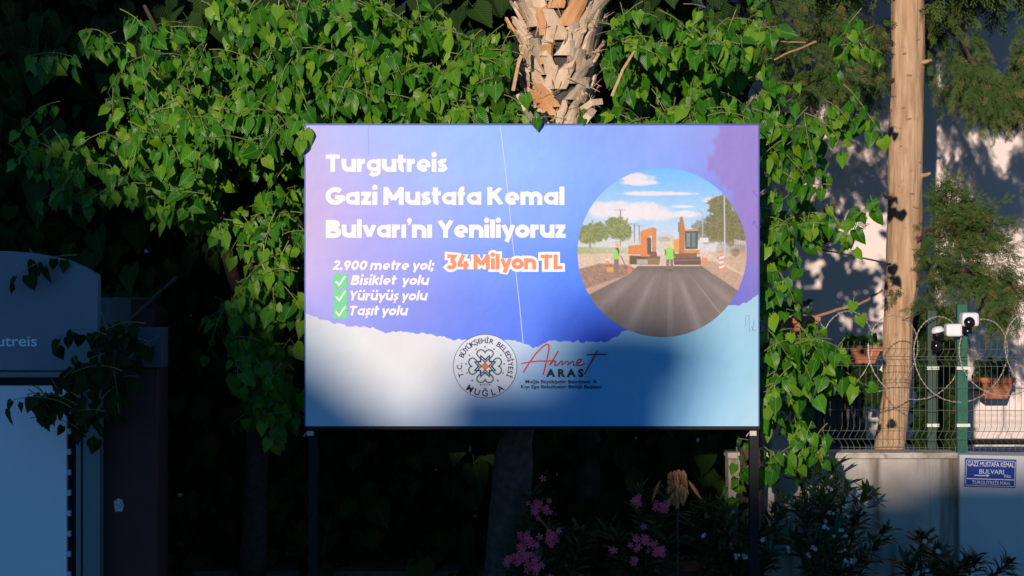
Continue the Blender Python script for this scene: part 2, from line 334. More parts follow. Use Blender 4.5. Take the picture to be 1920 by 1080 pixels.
def joined_leaves(name, tpls, mats4, m, parent):
    """mats4: list of (variant, 3x3*scale matrix, location)"""
    V = []; UV = []; Fs = []; LV = []; base = 0
    for (k, A, loc, lv) in mats4:
        v, f, uv = tpls[k]; V.append(v @ A.T+loc); UV.append(uv); LV.append(np.full(len(v), lv)); Fs += [tuple(base+i for i in q) for q in f]; base += len(v)
    V = np.concatenate(V); UV = np.concatenate(UV); LV = np.concatenate(LV)
    me = bpy.data.meshes.new(name); me.from_pydata(V.tolist(), [], Fs); me.update()
    l = me.uv_layers.new(name='UVMap'); li = np.zeros(len(me.loops), int); me.loops.foreach_get('vertex_index', li); l.data.foreach_set('uv', UV[li].ravel())
    a = me.attributes.new('lv', 'FLOAT', 'POINT'); a.data.foreach_set('value', LV.astype(np.float32))
    me.polygons.foreach_set('use_smooth', [True]*len(me.polygons)); me.materials.append(m)
    o = obj_of(name, me, parent); o['kind'] = 'stuff'; return o
def frame(d, nrm):
    d = d.normalized(); nrm = (nrm-d*nrm.dot(d)); nrm = nrm.normalized() if nrm.length > 1e-5 else d.orthogonal(); x = d.cross(nrm)
    return np.array([[x.x, d.x, nrm.x], [x.y, d.y, nrm.y], [x.z, d.z, nrm.z]])
HEART = [make_leaf('heart', k) for k in range(4)]
LANCE = [make_leaf('lance', k) for k in range(4)]
def place_leaves(parent, items, tpls, m, nsingle, key, nm='leaf', stuffname='foliage'):
    items.sort(key=key); meshes = [leaf_mesh(t, nm, m) for t in tpls]
    for (k, A, loc, lv) in items[:nsingle]:
        o = bpy.data.objects.new(nm, meshes[k]); COL.objects.link(o); o.parent = parent
        M4 = Matrix([[*A[0], loc[0]], [*A[1], loc[1]], [*A[2], loc[2]], [0, 0, 0, 1]])
        o.matrix_parent_inverse = Matrix.Translation(-parent.location); o.matrix_basis = M4
    if len(items) > nsingle: joined_leaves(stuffname, tpls, items[nsingle:], m, parent)

def strand_leaves(blobs, twigs, face=Vector((-.25, -1, .45)), size=(.06, .145)):
    items = []
    for (cx, cy, rx, ry, D0, D1, n) in blobs:
        cnt = 0
        while cnt < n:
            q = random.random()*2*PI; rr = math.sqrt(random.random())
            D = random.uniform(D0, D1); p = W(cx+rx*rr*math.cos(q), cy+ry*rr*math.sin(q), D)
            if n > 25 and fbm(np.array([p.x*2.6+40]), np.array([p.z*2.6+40]), 77, 3)[0] < .41 and random.random() < .92: cnt += .5; continue
            L = random.randint(3, 7); d = Vector((random.uniform(-1, 1), random.uniform(-.6, .2), random.uniform(-.7, .5))).normalized()
            pts = [p.copy()]; p = p-d*.14
            pts = [p.copy()]
            for k in range(L):
                step = random.uniform(.045, .075); d = (d+Vector((random.uniform(-.15, .15), random.uniform(-.15, .1), -.16))).normalized(); p = p+d*step; pts.append(p.copy())
                side = d.cross(Vector((0, -1, .3))).normalized()*(1 if k % 2 else -1)
                s = random.uniform(*size)*(1-.4*(k/L)**2*random.random())
                ld = (Vector((0, 0, -1))*random.uniform(.6, 1.4)+side*random.uniform(.1, .9)+Vector((random.uniform(-.35, .35), random.uniform(-.5, .25), 0))).normalized()
                nr = face.normalized()+Vector((random.gauss(0, .55), random.gauss(0, .25), random.gauss(0, .55)))
                A = frame(ld, nr)*s
                A = A @ np.diag([random.uniform(.82, 1.08), 1, 1])
                loc = np.array(p)+np.array(ld)*s*.3+np.array(side)*.01
                ppx = 960+loc[0]*F/loc[1]; ppy = 540-(loc[2]-CZ)*F/loc[1]; cnt += 1
                if loc[1]-abs(A[1, 1])*1.1 < 12.12 and 568 < ppx < 1428 and 225 < ppy < 810: continue
                if abs(ppx-1050) < 112-.28*max(ppy, 0) and ppy < 205: continue
                items.append((random.randrange(4), A, loc, random.random()))
            twigs.tube(pts, [.0035*(1-.6*i/len(pts)) for i in range(len(pts))], 4, cap=False)
    return items
def vis_key(t): return t[2][1]-12*np.linalg.norm(t[1][:, 1])+(4 if not (-3.6 < t[2][0] < 3.6 and t[2][2] < 4.7) else 0)

def limb(pts, r0, r1, n=8): 
    m = MB(); P = []
    pts = [Vector(p) for p in pts]
    for i in range(len(pts)-1):
        for k in range(5): P.append(pts[i].lerp(pts[i+1], k/5)+Vector((random.uniform(-1, 1), random.uniform(-1, 1), 0))*(.012 if k or i else 0))
    P.append(pts[-1]); return m.tube(P, [r0+(r1-r0)*i/(len(P)-1) for i in range(len(P))], n)

def mulberry(base, label, blobs, limbs, extra=None, nsingle=300, dens=1.0):
    t = thing('broadleaf_tree', base, label, 'tree')
    top = Vector(limbs[0][0]); limb([base, (Vector(base)+top)/2+Vector((.05, .05, 0)), top], .11, .07, 10).build('trunk', M['brown_bark'], t, smooth=True)
    for lb in limbs: limb(lb, .045, .012).build('branch', M['brown_bark'], t, smooth=True)
    tw = MB(); it = strand_leaves([(b[0], b[1], b[2], b[3], b[4], b[5], int(b[6]*dens*1.45)) for b in blobs], tw)
    if extra: it += extra
    place_leaves(t, it, HEART, M['leaf'], nsingle, vis_key)
    o = tw.build('twigs', M['green_twig'], t); o['kind'] = 'stuff'
    return t
def one(px, py, D, s, roll=0, var=0, nr=(-.2, -1, .3)):
    ld = Vector((math.sin(roll), -.1, -math.cos(roll))); return (var, frame(ld, Vector(nr))*s, np.array(W(px, py, D)), .4)

# left tree
LB = [(430, 50, 190, 75, 12.4, 13.4, 210), (520, 150, 95, 90, 12.3, 13.3, 150), (390, 150, 110, 70, 12.3, 13.4, 120), (280, 170, 85, 60, 12.4, 13.2, 62),
      (245, 270, 130, 40, 12.3, 13.3, 105), (420, 255, 130, 55, 12.2, 13.2, 160), (110, 270, 70, 30, 12.5, 13.2, 34), (115, 95, 28, 22, 12.5, 12.9, 7), (90, 185, 26, 20, 12.5, 12.9, 6),
      (320, 335, 95, 32, 12.3, 13.2, 62), (150, 330, 80, 30, 12.6, 13.2, 22), (500, 345, 60, 30, 12.4, 13.2, 22), (505, 420, 65, 45, 12.3, 13.1, 72), (390, 410, 50, 30, 12.6, 13.3, 16), (510, 500, 55, 50, 12.2, 13.1, 80),
      (530, 590, 40, 60, 12.2, 13.0, 62), (500, 665, 55, 55, 12.2, 13.2, 70), (520, 745, 50, 45, 12.3, 13.2, 48), (440, 600, 50, 60, 12.6, 13.4, 26), (220, 45, 60, 40, 12.6, 13.4, 12)]
mulberry((-1.95, 13.6, .45), 'broad leaved tree left of the billboard with sunlit hanging leaves reaching out over the kiosk', LB,
         [[(-1.95, 13.5, 2.3), (-2.2, 13.2, 3.2), (-2.9, 12.9, 3.6)], [(-1.95, 13.5, 2.3), (-1.8, 13.1, 3.4), (-1.5, 12.9, 4.6)], [(-1.95, 13.5, 2.2), (-1.7, 13.0, 2.6), (-1.5, 12.8, 2.3)], [(-1.95, 13.5, 2.3), (-2.3, 12.9, 3.9), (-2.6, 12.8, 4.6)]],
         extra=[one(572, 243, 11.96, .12, .25, 1), one(566, 262, 11.95, .11, -.2), one(556, 225, 11.97, .12, -.4, 2), one(575, 205, 12.1, .12, .5, 3)])
# middle tree
CB = [(640, 60, 90, 80, 12.3, 13.3, 130), (760, 60, 110, 70, 12.3, 13.3, 165), (640, 180, 80, 45, 12.25, 13.2, 105), (760, 170, 110, 50, 12.25, 13.2, 150), (880, 90, 75, 80, 12.3, 12.7, 115), (890, 190, 80, 35, 12.25, 12.6, 95),
      (1000, 212, 50, 14, 12.2, 12.35, 26), (1160, 208, 70, 20, 12.2, 12.6, 55), (1200, 130, 75, 60, 12.4, 13.2, 62), (1190, 40, 70, 45, 12.4, 13.2, 60), (1300, 40, 70, 50, 12.3, 13.2, 90), (1290, 205, 90, 22, 12.2, 13.0, 75),
      (1380, 70, 60, 60, 12.3, 13.2, 70), (1310, 130, 50, 40, 12.5, 13.3, 22)]
mulberry((.55, 13.9, .45), 'broad leaved tree behind the billboard, leaves massed above its top edge round the palm', CB,
         [[(.55, 13.8, 2.4), (.2, 13.3, 3.6), (-.9, 12.9, 4.5)], [(.55, 13.8, 2.4), (.9, 13.3, 3.7), (1.3, 13.0, 4.5)], [(.55, 13.8, 2.4), (-.3, 13.2, 3.4), (-1.0, 12.8, 3.9)]],
         extra=[one(1006, 222, 11.95, .085, .05), one(640, 0, 12.1, .12, .3, 2), one(985, 175, 12.15, .11, .1, 1), one(1095, 222, 12.0, .08, -.6, 3)])
# right tree
RB = [(1480, 260, 55, 40, 12.3, 13.2, 52), (1500, 215, 60, 20, 12.3, 13.1, 18), (1570, 205, 40, 14, 12.4, 12.8, 12), (1470, 325, 45, 45, 12.3, 13.1, 48), (1510, 360, 30, 30, 12.4, 12.9, 16), (1450, 420, 28, 50, 12.2, 13.0, 34),
      (1590, 388, 40, 10, 12.4, 12.7, 9), (1530, 410, 30, 20, 12.4, 12.8, 9), (1440, 520, 24, 50, 12.2, 12.9, 24), (1450, 620, 34, 50, 12.2, 12.9, 42), (1510, 650, 55, 35, 12.3, 13.1, 42), (1470, 710, 48, 40, 12.2, 13.0, 50),
      (1550, 690, 35, 20, 12.6, 13.0, 12), (1480, 790, 45, 35, 12.3, 13.1, 36), (1530, 820, 35, 14, 12.6, 13.1, 12), (1440, 850, 30, 18, 12.3, 12.8, 12), (1420, 20, 60, 40, 12.4, 13.2, 34), (1590, 60, 40, 25, 12.5, 13.0, 10), (1625, 180, 12, 18, 12.6, 12.7, 3), (1440, 190, 40, 40, 12.3, 13.1, 30), (1388, 888, 14, 22, 12.6, 12.9, 6)]
mulberry((1.72, 13.3, .1), 'broad leaved tree between the billboard and the cypress, leaves hanging over the wire fence', RB,
         [[(1.72, 13.2, 2.2), (1.7, 13.1, 3.3), (2.0, 12.9, 3.9)], [(1.72, 13.2, 2.2), (1.85, 13.0, 2.9), (2.3, 12.8, 3.2)], [(1.72, 13.2, 2.0), (1.9, 12.9, 2.2), (2.1, 12.8, 2.1)]],
         extra=[one(1612, 590, 12.7, .10, .3, 1), one(1600, 565, 12.7, .09, -.2), one(1634, 375, 12.6, .11, .2, 2)])
# dark interior foliage behind (hedge mass)
def hedge(x0, x1, label, pts, n, m='leaf_dark'):
    t = thing('hedge', ((x0+x1)/2, 14.9, .45), label, 'hedge'); tw = MB(); it = []
    for k in range(n):
        cx, cy, rx, ry = random.choice(pts); q = random.random()*2*PI; rr = math.sqrt(random.random()); D = random.uniform(13.6, 16.4)
        p = W(cx+rx*rr*math.cos(q), cy+ry*rr*math.sin(q), D)
        ld = Vector((random.gauss(0, .5), random.gauss(0, .4), -1)); nr = Vector((random.gauss(-.1, .5), -1, random.gauss(.4, .5)))
        it.append((random.randrange(4), frame(ld, nr)*random.uniform(.13, .26), np.array(p), random.random()))
    joined_leaves('foliage', HEART, it, M[m], t)
    for k in range(7):
        xx = x0+(x1-x0)*(k+.5)/7; limb([(xx, 15, .4), (xx+random.uniform(-.3, .3), 15, 2.4), (xx+random.uniform(-.6, .6), 15, 4.6)], .06, .02).build('stem', M['brown_bark'], t)
    return t
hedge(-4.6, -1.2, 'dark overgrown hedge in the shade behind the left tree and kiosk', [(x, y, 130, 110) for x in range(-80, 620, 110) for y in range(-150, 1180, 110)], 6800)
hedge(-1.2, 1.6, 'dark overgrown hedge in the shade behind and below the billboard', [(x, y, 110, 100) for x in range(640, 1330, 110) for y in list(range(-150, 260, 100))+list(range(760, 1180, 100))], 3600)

def dark_bush(name, label, base, blobs, nn, D0, D1, size=(.05, .1)):
    t = thing(name, base, label, 'shrub'); it = []
    for k in range(nn):
        cx, cy, rx, ry = random.choice(blobs); q = random.random()*2*PI; rr = math.sqrt(random.random()); p = W(cx+rx*rr*math.cos(q), cy+ry*rr*math.sin(q), random.uniform(D0, D1))
        it.append((random.randrange(4), frame(Vector((random.gauss(0, .6), random.gauss(-.1, .4), -1+random.random())), Vector((random.gauss(-.1, .5), -1, random.gauss(.3, .5))))*random.uniform(*size), np.array(p), random.random()))
    joined_leaves('foliage', HEART, it, M['leaf_dark'], t)
    for k in range(3): xx = base[0]+(k-1)*.06; limb([(xx, base[1], base[2]), (xx, base[1], base[2]+.6), (xx+(k-1)*.04, base[1], W(0, blobs[0][1], base[1]).z)], .02, .008).build('stem', M['brown_bark'], t)
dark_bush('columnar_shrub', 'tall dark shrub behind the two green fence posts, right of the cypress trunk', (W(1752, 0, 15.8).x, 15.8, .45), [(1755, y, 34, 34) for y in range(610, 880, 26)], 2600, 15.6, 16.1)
dark_bush('trailing_plant', 'dark trailing plant under the trough left of the cypress trunk', (W(1600, 0, 17.3).x, 17.3, .45), [(1585, 712, 30, 24), (1620, 708, 30, 26), (1640, 730, 14, 24), (1556, 722, 20, 18)], 900, 16.9, 17.5)

# ------------------------------------------------------------------ palm
pt = thing('palm_tree', (W(940, 0, 12.75).x, 12.75, 0), 'palm trunk rising behind the billboard, crusted with pale cut frond bases', 'palm tree')
cl = [(925, 1400), (945, 1080), (965, 840), (1010, 520), (1045, 235), (1052, 0), (1058, -260), (1062, -420)]
def palm_c(py):
    ys = [c[1] for c in cl][::-1]; xs = [c[0] for c in cl][::-1]; return W(float(np.interp(py, ys, xs)), py, 12.75)
MB().tube([palm_c(y)+Vector((0, .05, 0)) for y in range(1230, -420, -40)], [(.145 if y > 840 else .12 if y > 300 else .12+.10*min(1, (300-y)/250)) for y in range(1230, -420, -40)], 14).build('trunk', M['palm_bark'], pt, smooth=True)
def boot(c, ang, up, L, w, lean, curve, m):
    """cut frond base: thick trough-shaped wedge"""
    out = Vector((math.sin(ang), -math.cos(ang), 0)); side = Vector((math.cos(ang), math.sin(ang), 0)); v = []; rows = 5
    for i in range(rows):
        t = i/(rows-1); ctr = c+out*(t*L*lean+curve*t*t*.06)+Vector((0, 0, 1))*(t*L*math.sqrt(max(.05, 1-lean*lean)))+side*up*t*L
        hw = w*(1-.42*t)*(1+.1*math.sin(i*3+ang*5)); th = .022*(1-.5*t)
        cup = .25*hw*(1-t*.3)
        for (sx, oy) in ((-1, -cup), (-.5, 0), (.5, 0), (1, -cup)): v.append(ctr+side*sx*hw+out*(oy+th))
        for (sx, oy) in ((1, -cup), (.5, 0), (-.5, 0), (-1, -cup)): v.append(ctr+side*sx*hw+out*(oy-th*.6))
    if random.random() < .6:                                   # ragged slanted cut
        for j in range(8): v[-8+j] = v[-8+j]+Vector((0, 0, random.uniform(-.04, .05)))
    f = []
    for i in range(rows-1):
        for j in range(8): f.append((i*8+j, i*8+(j+1) % 8, (i+1)*8+(j+1) % 8, (i+1)*8+j))
    k = (rows-1)*8; f.append(tuple(range(k, k+8))); mb = MB(); mb.v = [tuple(x) for x in v]; mb.f = f
    return mb.build('frond_base', m, pt)
nb = 0
for row, py in enumerate(range(244, -330, -15)):
    g = min(1, max(0, (300-py)/260)); rad = .13+.12*g
    for k in range(7):
        ang = (k+.5*(row % 2))*2*PI/7+random.uniform(-.18, .18)
        if math.cos(ang) < -.35: continue
        c = palm_c(py+random.uniform(-8, 8))+Vector((math.sin(ang)*rad, .05-math.cos(ang)*rad, 0))
        sgn = random.choice((-1, 1))
        boot(c-Vector((0, 0, .08)), ang, sgn*random.uniform(.1, .6), random.uniform(.13, .21)*(.7+.4*g), random.uniform(.05, .082)*(.7+.35*g), random.uniform(.12, .42), random.uniform(.2, 1.0),
             M['husk'] if random.random() < .66 else random.choice((M['husk_orange'], M['husk_grey']))); nb += 1
fb_ = MB()
for k in range(200):                                            # loose fibres and split slivers
    py = random.uniform(250, -300); ang = random.uniform(-1.7, 1.7); g = min(1, max(0, (300-py)/260)); rad = .14+.14*g
    c = palm_c(py)+Vector((math.sin(ang)*rad, .05-math.cos(ang)*rad, 0)); d = Vector((math.sin(ang)*.5+random.gauss(0, .5), -.3, random.gauss(0, .8))).normalized()
    fb_.tube([c, c+d*.05+Vector((0, -.02, 0)), c+d*random.uniform(.08, .16)], [.005, .004, .001], 3, cap=False)
o = fb_.build('fibre', M['straw'], pt); o['kind'] = 'stuff'
def husk_strip(pts, w, m):
    mb = MB()
    for i in range(len(pts)-1):
        a, b = pts[i], pts[i+1]; a = Vector(a); b = Vector(b); d = (b-a).normalized(); s = d.cross(Vector((0, -1, 0))).normalized()*w
        mb.v += [tuple(a-s), tuple(a+s), tuple(b+s*.9), tuple(b-s*.9)]; k = len(mb.v)-4; mb.f.append((k, k+1, k+2, k+3))
    o = mb.build('dry_stalk', m, pt); s = o.modifiers.new('thick', 'SOLIDIFY'); s.thickness = .02; return o
husk_strip([W(962, 170, 12.3), W(972, 118, 12.3), W(984, 84, 12.35)], .012, M['straw'])
husk_strip([W(1147, 180, 12.3), W(1168, 130, 12.3), W(1190, 95, 12.4)], .009, M['straw'])
husk_strip([W(1090, 206, 12.3), W(1110, 192, 12.25), W(1130, 190, 12.3)], .022, M['husk'])
husk_strip([W(972, 176, 12.25), W(986, 205, 12.2), W(1000, 226, 12.3)], .02, M['husk'])
husk_strip([W(1092, 232, 12.2), W(1104, 216, 12.2), W(1114, 204, 12.3)], .026, M['husk'])

# ------------------------------------------------------------------ cypress
ct = thing('cypress_tree', (W(1665, 0, 15).x, 15, .45), 'tall cypress with a bare pale trunk and feathery drooping sprays, at the right', 'tree')
trk = [(1660, 1100, .16), (1668, 840, .125), (1680, 740, .118), (1684, 600, .122), (1692, 520, .135), (1696, 430, .142), (1698, 300, .14), (1702, 150, .138), (1702, 0, .137), (1704, -200, .13), (1706, -500, .12)]
tp = []; tr_ = []
for i in range(len(trk)-1):
    for k in range(4):
        u = k/4; a, b = trk[i], trk[i+1]; tp.append(W(a[0]+(b[0]-a[0])*u, a[1]+(b[1]-a[1])*u, 15)); tr_.append(a[2]+(b[2]-a[2])*u+random.uniform(-.003, .003))
tp2 = []; tr2 = []
for i in range(len(tp)-1):
    for k in range(5): tp2.append(tp[i].lerp(tp[i+1], k/5)); tr2.append(tr_[i]+(tr_[i+1]-tr_[i])*k/5)
tm = MB().tube(tp2, tr2, 48)
for r_i in range(len(tp2)):
    c_ = tp2[r_i]
    for j in range(48):
        v = Vector(tm.v[r_i*48+j]); th = 2*PI*j/48; h_ = fbm(np.array([8+3*math.cos(th)+j*.35]), np.array([v.z*3.1]), 61, 4)[0]-.5; h2 = fbm(np.array([j*.9]), np.array([v.z*1.3]), 63, 2)[0]-.5
        h3 = abs(fbm(np.array([j*.6]), np.array([v.z*9]), 65, 2)[0]-.5); d_ = v-c_; d_.z = 0; tm.v[r_i*48+j] = tuple(v+d_.normalized()*(h_*.018+h2*.012-h3*.008) if d_.length > 1e-6 else v)
tm.build('trunk', M['bark'], ct, smooth=True)
for (x, y, sg_, L_) in ((1668, 372, -1, .05), (1733, 330, 1, .04), (1674, 520, -1, .05), (1731, 118, 1, .06), (1700, 470, .3, .05)):
    c = W(x, y, 14.9); MB().tube([c-Vector((sg_*.03, -.04, 0)), c+Vector((sg_*L_*.5, -.02, .01)), c+Vector((sg_*L_, -.04, .02))], [.022, .016, .011], 8).build('stub', M['bark'], ct)
knm = mat('bark_scar', (.27, .155, .085), .9, (.3, .18, .1), 30)
for (x, y) in ((1712, 78), (1725, 130), (1698, 145), (1690, 205), (1697, 226), (1684, 243), (1686, 276), (1718, 306), (1702, 322), (1683, 350), (1702, 365), (1695, 405), (1710, 390), (1716, 40), (1692, 428), (1690, 104)):
    c = W(x, y, 15); ax = W(1700, y, 15); dx = c.x-ax.x; yy = 15-math.sqrt(max(0, .139**2-dx*dx))
    w = random.uniform(.016, .028); sm = MB().lathe((c.x, yy+.001, c.z), [(w*.2, -.005), (w*.8, -.004), (w, 0), (w*.9, .006)], 10, 'y')
    tl = random.uniform(-.2, .2); sm.v = [(v[0], v[1], c.z+(v[2]-c.z)*random.uniform(.3, .42)+(v[0]-c.x)*tl) for v in sm.v]; sm.build('scar', knm, ct)
def spray_tpl(seed):
    r = random.Random(seed); v = []; f = []; uv = []
    def sl(a, b, w):
        d = (b-a); s = Vector((d.y, -d.x, 0)).normalized()*w; k = len(v); mid = a.lerp(b, .45); v.extend([tuple(a), tuple(mid+s+Vector((0, 0, .01))), tuple(b), tuple(mid-s+Vector((0, 0, .01)))]); f.append((k, k+1, k+2, k+3)); uv.extend([(.2, .1)]*4)
    sl(Vector((0, 0, 0)), Vector((0, 1, -.1)), .035)
    for i in range(9):
        t = .08+i*.1; sgn = 1 if i % 2 else -1; L = .45*(1-t*.6)*r.uniform(.7, 1.1); a = Vector((0, t, 0)); b = a+Vector((sgn*L*.75, L*.75, r.uniform(-.12, .12))); sl(a, b, .035)
        m = a.lerp(b, .5); sl(m, m+Vector((sgn*L*.05, L*.5, r.uniform(-.1, .1))), .028)
    return np.array(v, float), f, np.array(uv, float)
SPR = [spray_tpl(k) for k in range(4)]
def cyp_items(blobs, size=(.07, .13), keep=.2):
    it = []
    for (cx, cy, rx, ry, D0, D1, n, hang) in blobs:
        for k in range(max(2, n//9)):
            q = random.random()*2*PI; rr = math.sqrt(random.random())*.85; D = random.uniform(D0, D1)
            p = W(cx+rx*rr*math.cos(q), cy-ry*.25+ry*rr*math.sin(q)*.8, D)
            if fbm(np.array([p.x*4.2+30]), np.array([p.z*4.2+30]), 5, 3)[0] < .42 and random.random() > keep: continue
            d = Vector((random.gauss(.15, .55), random.gauss(-.2, .3), .35-hang+random.gauss(0, .3))).normalized(); L = random.randint(7, 11); side = 1
            for m in range(L):
                d = (d+Vector((0, 0, -.13*hang))).normalized(); p = p+d*random.uniform(.022, .034)*(size[1]/.13); side = -side
                sp = d.cross(Vector((0, -1, 0))).normalized()*side
                ld = d*.7+sp*random.uniform(.1, .7)+Vector((0, random.gauss(-.1, .25), -.55*hang)); nr = Vector((random.gauss(-.2, .45), -1, random.gauss(.3, .4)))
                ppx = 960+p.x*F/p.y
                if 1655 < ppx < 1748 and p.y < 15.1 and p.z > 2.7 and not (ppx > 1722 and p.z < 3.1): continue
                it.append((random.randrange(4), frame(ld, nr)*random.uniform(*size)*(1-.45*m/L), np.array(p), (.08*m+random.random()*.35) % 1))
    return it
cb = [(1290, 170, 50, 40, 14.2, 15, 170, .5), (1340, 110, 60, 50, 14.2, 15.2, 200, .5), (1440, 90, 60, 50, 14.2, 15.2, 380, .6), (1530, 145, 70, 42, 14.3, 15.3, 500, .7), (1610, 150, 55, 44, 14.3, 15.2, 420, .8), (1560, 60, 110, 60, 14.3, 15.4, 620, .7), (1630, 90, 40, 60, 14.4, 15.2, 260, .8),
      (1480, 0, 150, 50, 14.4, 15.6, 520, .7),
      (1770, 20, 50, 60, 14.4, 15.2, 420, .9), (1800, 90, 50, 50, 14.3, 15.1, 460, .9), (1830, 150, 45, 45, 14.2, 15, 420, .9), (1865, 190, 45, 40, 14.1, 14.9, 480, 1.0), (1890, 165, 25, 30, 14.1, 14.8, 160, 1.0),
      (1722, 70, 38, 90, 15.3, 16.3, 650, .8), (1770, 150, 30, 50, 15.0, 15.8, 200, .9), (1930, 120, 40, 60, 14.2, 15, 260, .8), (1980, 200, 80, 70, 14.2, 15, 420, .9), (1990, 80, 80, 70, 14.2, 15, 420, .9), (1765, 395, 40, 36, 14.4, 15.1, 300, .3), (1840, 420, 34, 24, 14.4, 15, 110, .3), (1800, 450, 55, 45, 14.3, 15.1, 420, .3), (1740, 500, 35, 50, 14.4, 15.0, 300, .4), (1800, 525, 60, 35, 14.2, 15.0, 440, .5), (1880, 530, 55, 35, 14.2, 15.0, 440, .6), (1870, 575, 45, 20, 14.2, 14.9, 150, .9), (1730, 560, 30, 40, 14.5, 15.0, 170, .4), (1790, 590, 50, 20, 14.3, 14.9, 100, .8),
      (1545, 470, 30, 14, 14.4, 14.8, 60, -.1), (1860, 478, 30, 22, 14.4, 15.0, 80, .3),
      # crown above the picture, which shades the wall
      ]
crown = [(1480, -190, 240, 60, 14.0, 16.6, 1300, .7), (1880, -150, 280, 66, 14.0, 16.6, 3600, .7), (1700, -280, 560, 90, 14.0, 16.8, 4200, .6), (1300, -230, 220, 90, 14, 16, 500, .6)]
joined_leaves('foliage', SPR, cyp_items([(*b[:6], int(b[6]*1.9), b[7]) for b in cb]), M['cypress'], ct)
joined_leaves('crown_foliage', SPR, cyp_items(crown, (.2, .34), .6), M['cypress'], ct)
for pts, r0 in (([W(1700, 90, 15), W(1600, 60, 14.9), W(1480, 70, 14.8), W(1330, 120, 14.7)], .028), ([W(1705, -60, 15), W(1770, 20, 14.8), W(1820, 110, 14.6), W(1875, 190, 14.5)], .026),
                ([W(1690, 560, 15), W(1760, 500, 14.8), W(1830, 510, 14.7), W(1900, 540, 14.6)], .022), ([W(1695, 480, 15), W(1740, 430, 14.8), W(1790, 420, 14.7)], .018), ([W(1700, 150, 15), W(1620, 150, 14.8), W(1540, 180, 14.7)], .02), ([W(1692, 500, 15), W(1600, 480, 14.7), W(1540, 468, 14.6)], .008)):
    limb(pts, r0, .006).build('branch', M['brown_bark'], ct)
for pts, r0 in (([W(1655, 543, 14.2), W(1622, 566, 14.1), W(1560, 584, 14), W(1508, 600, 13.9), W(1490, 640, 13.8)], .014), ([W(1425, 125, 13.4), W(1470, 103, 13.4), W(1530, 78, 13.5)], .009), ([W(1460, 78, 13.4), W(1510, 80, 13.5)], .007), ([W(1398, 150, 13.2), W(1418, 172, 13.2), W(1436, 190, 13.2)], .008)):
    m_ = limb(pts, r0*.6, r0, 6)
    tag(m_.build('bare_twig', M['twig']), {543: 'long bare orange brown twig rising towards the cypress trunk above the fence', 125: 'bare twig slanting up through the cypress sprays', 78: 'short level bare twig among the cypress sprays', 150: 'short bare twig beside the top right corner of the billboard'}[int(round(540-(pts[0].z-CZ)*F/pts[0].y))], 'twig', 'bare twigs')

# ------------------------------------------------------------------ garden wall, fence, razor wire, sign
DW = 13.5
wl = W(1366, 0, DW).x; wc = W(1795, 0, DW).x; ztop = W(0, 848, DW).z; zc = W(0, 860, DW).z
gw = thing('garden_wall', ((wl+wc)/2, DW+.1, 0), 'rendered garden wall with pale coping and brown stains, below the wire fence', 'wall')
MB().box(wl, wc, DW, DW+.22, -.1, zc).build('face', M['garden_wall'], gw, bevel=.006)
MB().box(wl-.01, wc-.003, DW-.035, DW+.25, zc+.002, ztop).build('coping', M['coping'], gw, bevel=.008)
zt2 = W(0, 851, DW).z; pm = MB().box(wc+.002, wc+3.2, DW-.06, DW+.24, -.1, zt2); 
for i, v in enumerate(pm.v):
    if v[0] > wc+1: pm.v[i] = (v[0], v[1], v[2]-(.06 if v[2] > 0 else 0))
pm.build('end_pier', mat('pale_render', (.55, .55, .53), .9, (.6, .6, .58), 3, bump=.2, bscale=60, stain=((.3, .28, .26), 2, (2, 1, .4), .66)), gw, bevel=.01)
mb = MB()
fence = thing('wire_fence', (W(1700, 0, 13.6).x, 13.6, ztop), 'green welded mesh fence with bent wires on top of the garden wall', 'fence')
DF = 13.6
def wire(pts, r=.0019): return MB().tube(pts, r, 4, cap=False)
prof = [(640, 0), (656, 0), (662, -3), (671, -11), (680, -3), (686, 0), (800, 0), (808, -3), (819, -11), (830, -3), (836, 0), (846, 0)]
m0 = wire([(W(1500+dx, y, DF).x-W(1500, 0, DF).x, DF+dx*.003, W(0, y, DF).z) for y, dx in prof]); wm = None
px = 1478.0
while px < 2080:
    X = W(px, 0, DF).x
    if wm is None:
        o = m0.build('wire', M['green_wire'], fence); wm = o.data; o.parent = fence; o.matrix_parent_inverse = Matrix.Translation(-fence.location)
    else:
        o = bpy.data.objects.new('wire', wm); COL.objects.link(o); o.parent = fence; o.matrix_parent_inverse = Matrix.Translation(-fence.location)
    o.location = (X, 0, 0); px += 11.2
for y, dd in ((653, 0), (667, -.03), (673, -.03), (685, 0), (726, 0), (768, 0), (807, 0), (822, -.03), (838, 0)):
    xa, xb = W(1476, 0, DF).x, W(2084, 0, DF).x; z = W(0, y, DF).z; wire([(xa, DF+dd+.004, z), (xb, DF+dd+.004, z-.012)], .0023).build('rail_wire', M['green_wire'], fence)
M['green_dull'] = mat('green_post_dull', (.012, .045, .03), .6, (.03, .05, .03), 9)
def post(pxc, ptop, w, D, shade):
    gm = M['green_dull'] if shade else M['green_paint']  # rear post takes a darker, duller green
    c = W(pxc, 0, D).x; hw = w/2*D/F
    o = MB().box(c-hw, c+hw, D, D+.06, W(0, 850, D).z-.02, W(0, ptop, D).z).build('post', gm, fence, bevel=.004)
    MB().box(c-hw*.15, c+hw*.35, D-.008, D-.0005, W(0, 850, D).z, W(0, ptop, D).z-.01).build('ridge', gm, o)
    for y in (690, 797):
        z = W(0, y, D).z; MB().box(c-hw*1.3, c+hw*1.3, D-.03, D-.009, z-.012, z+.012).build('clip', M['clip'], o)
post(1805, 570, 19, 13.62, 0); post(1748, 582, 17, 13.75, 1)
post(2050, 590, 19, 13.62, 0)
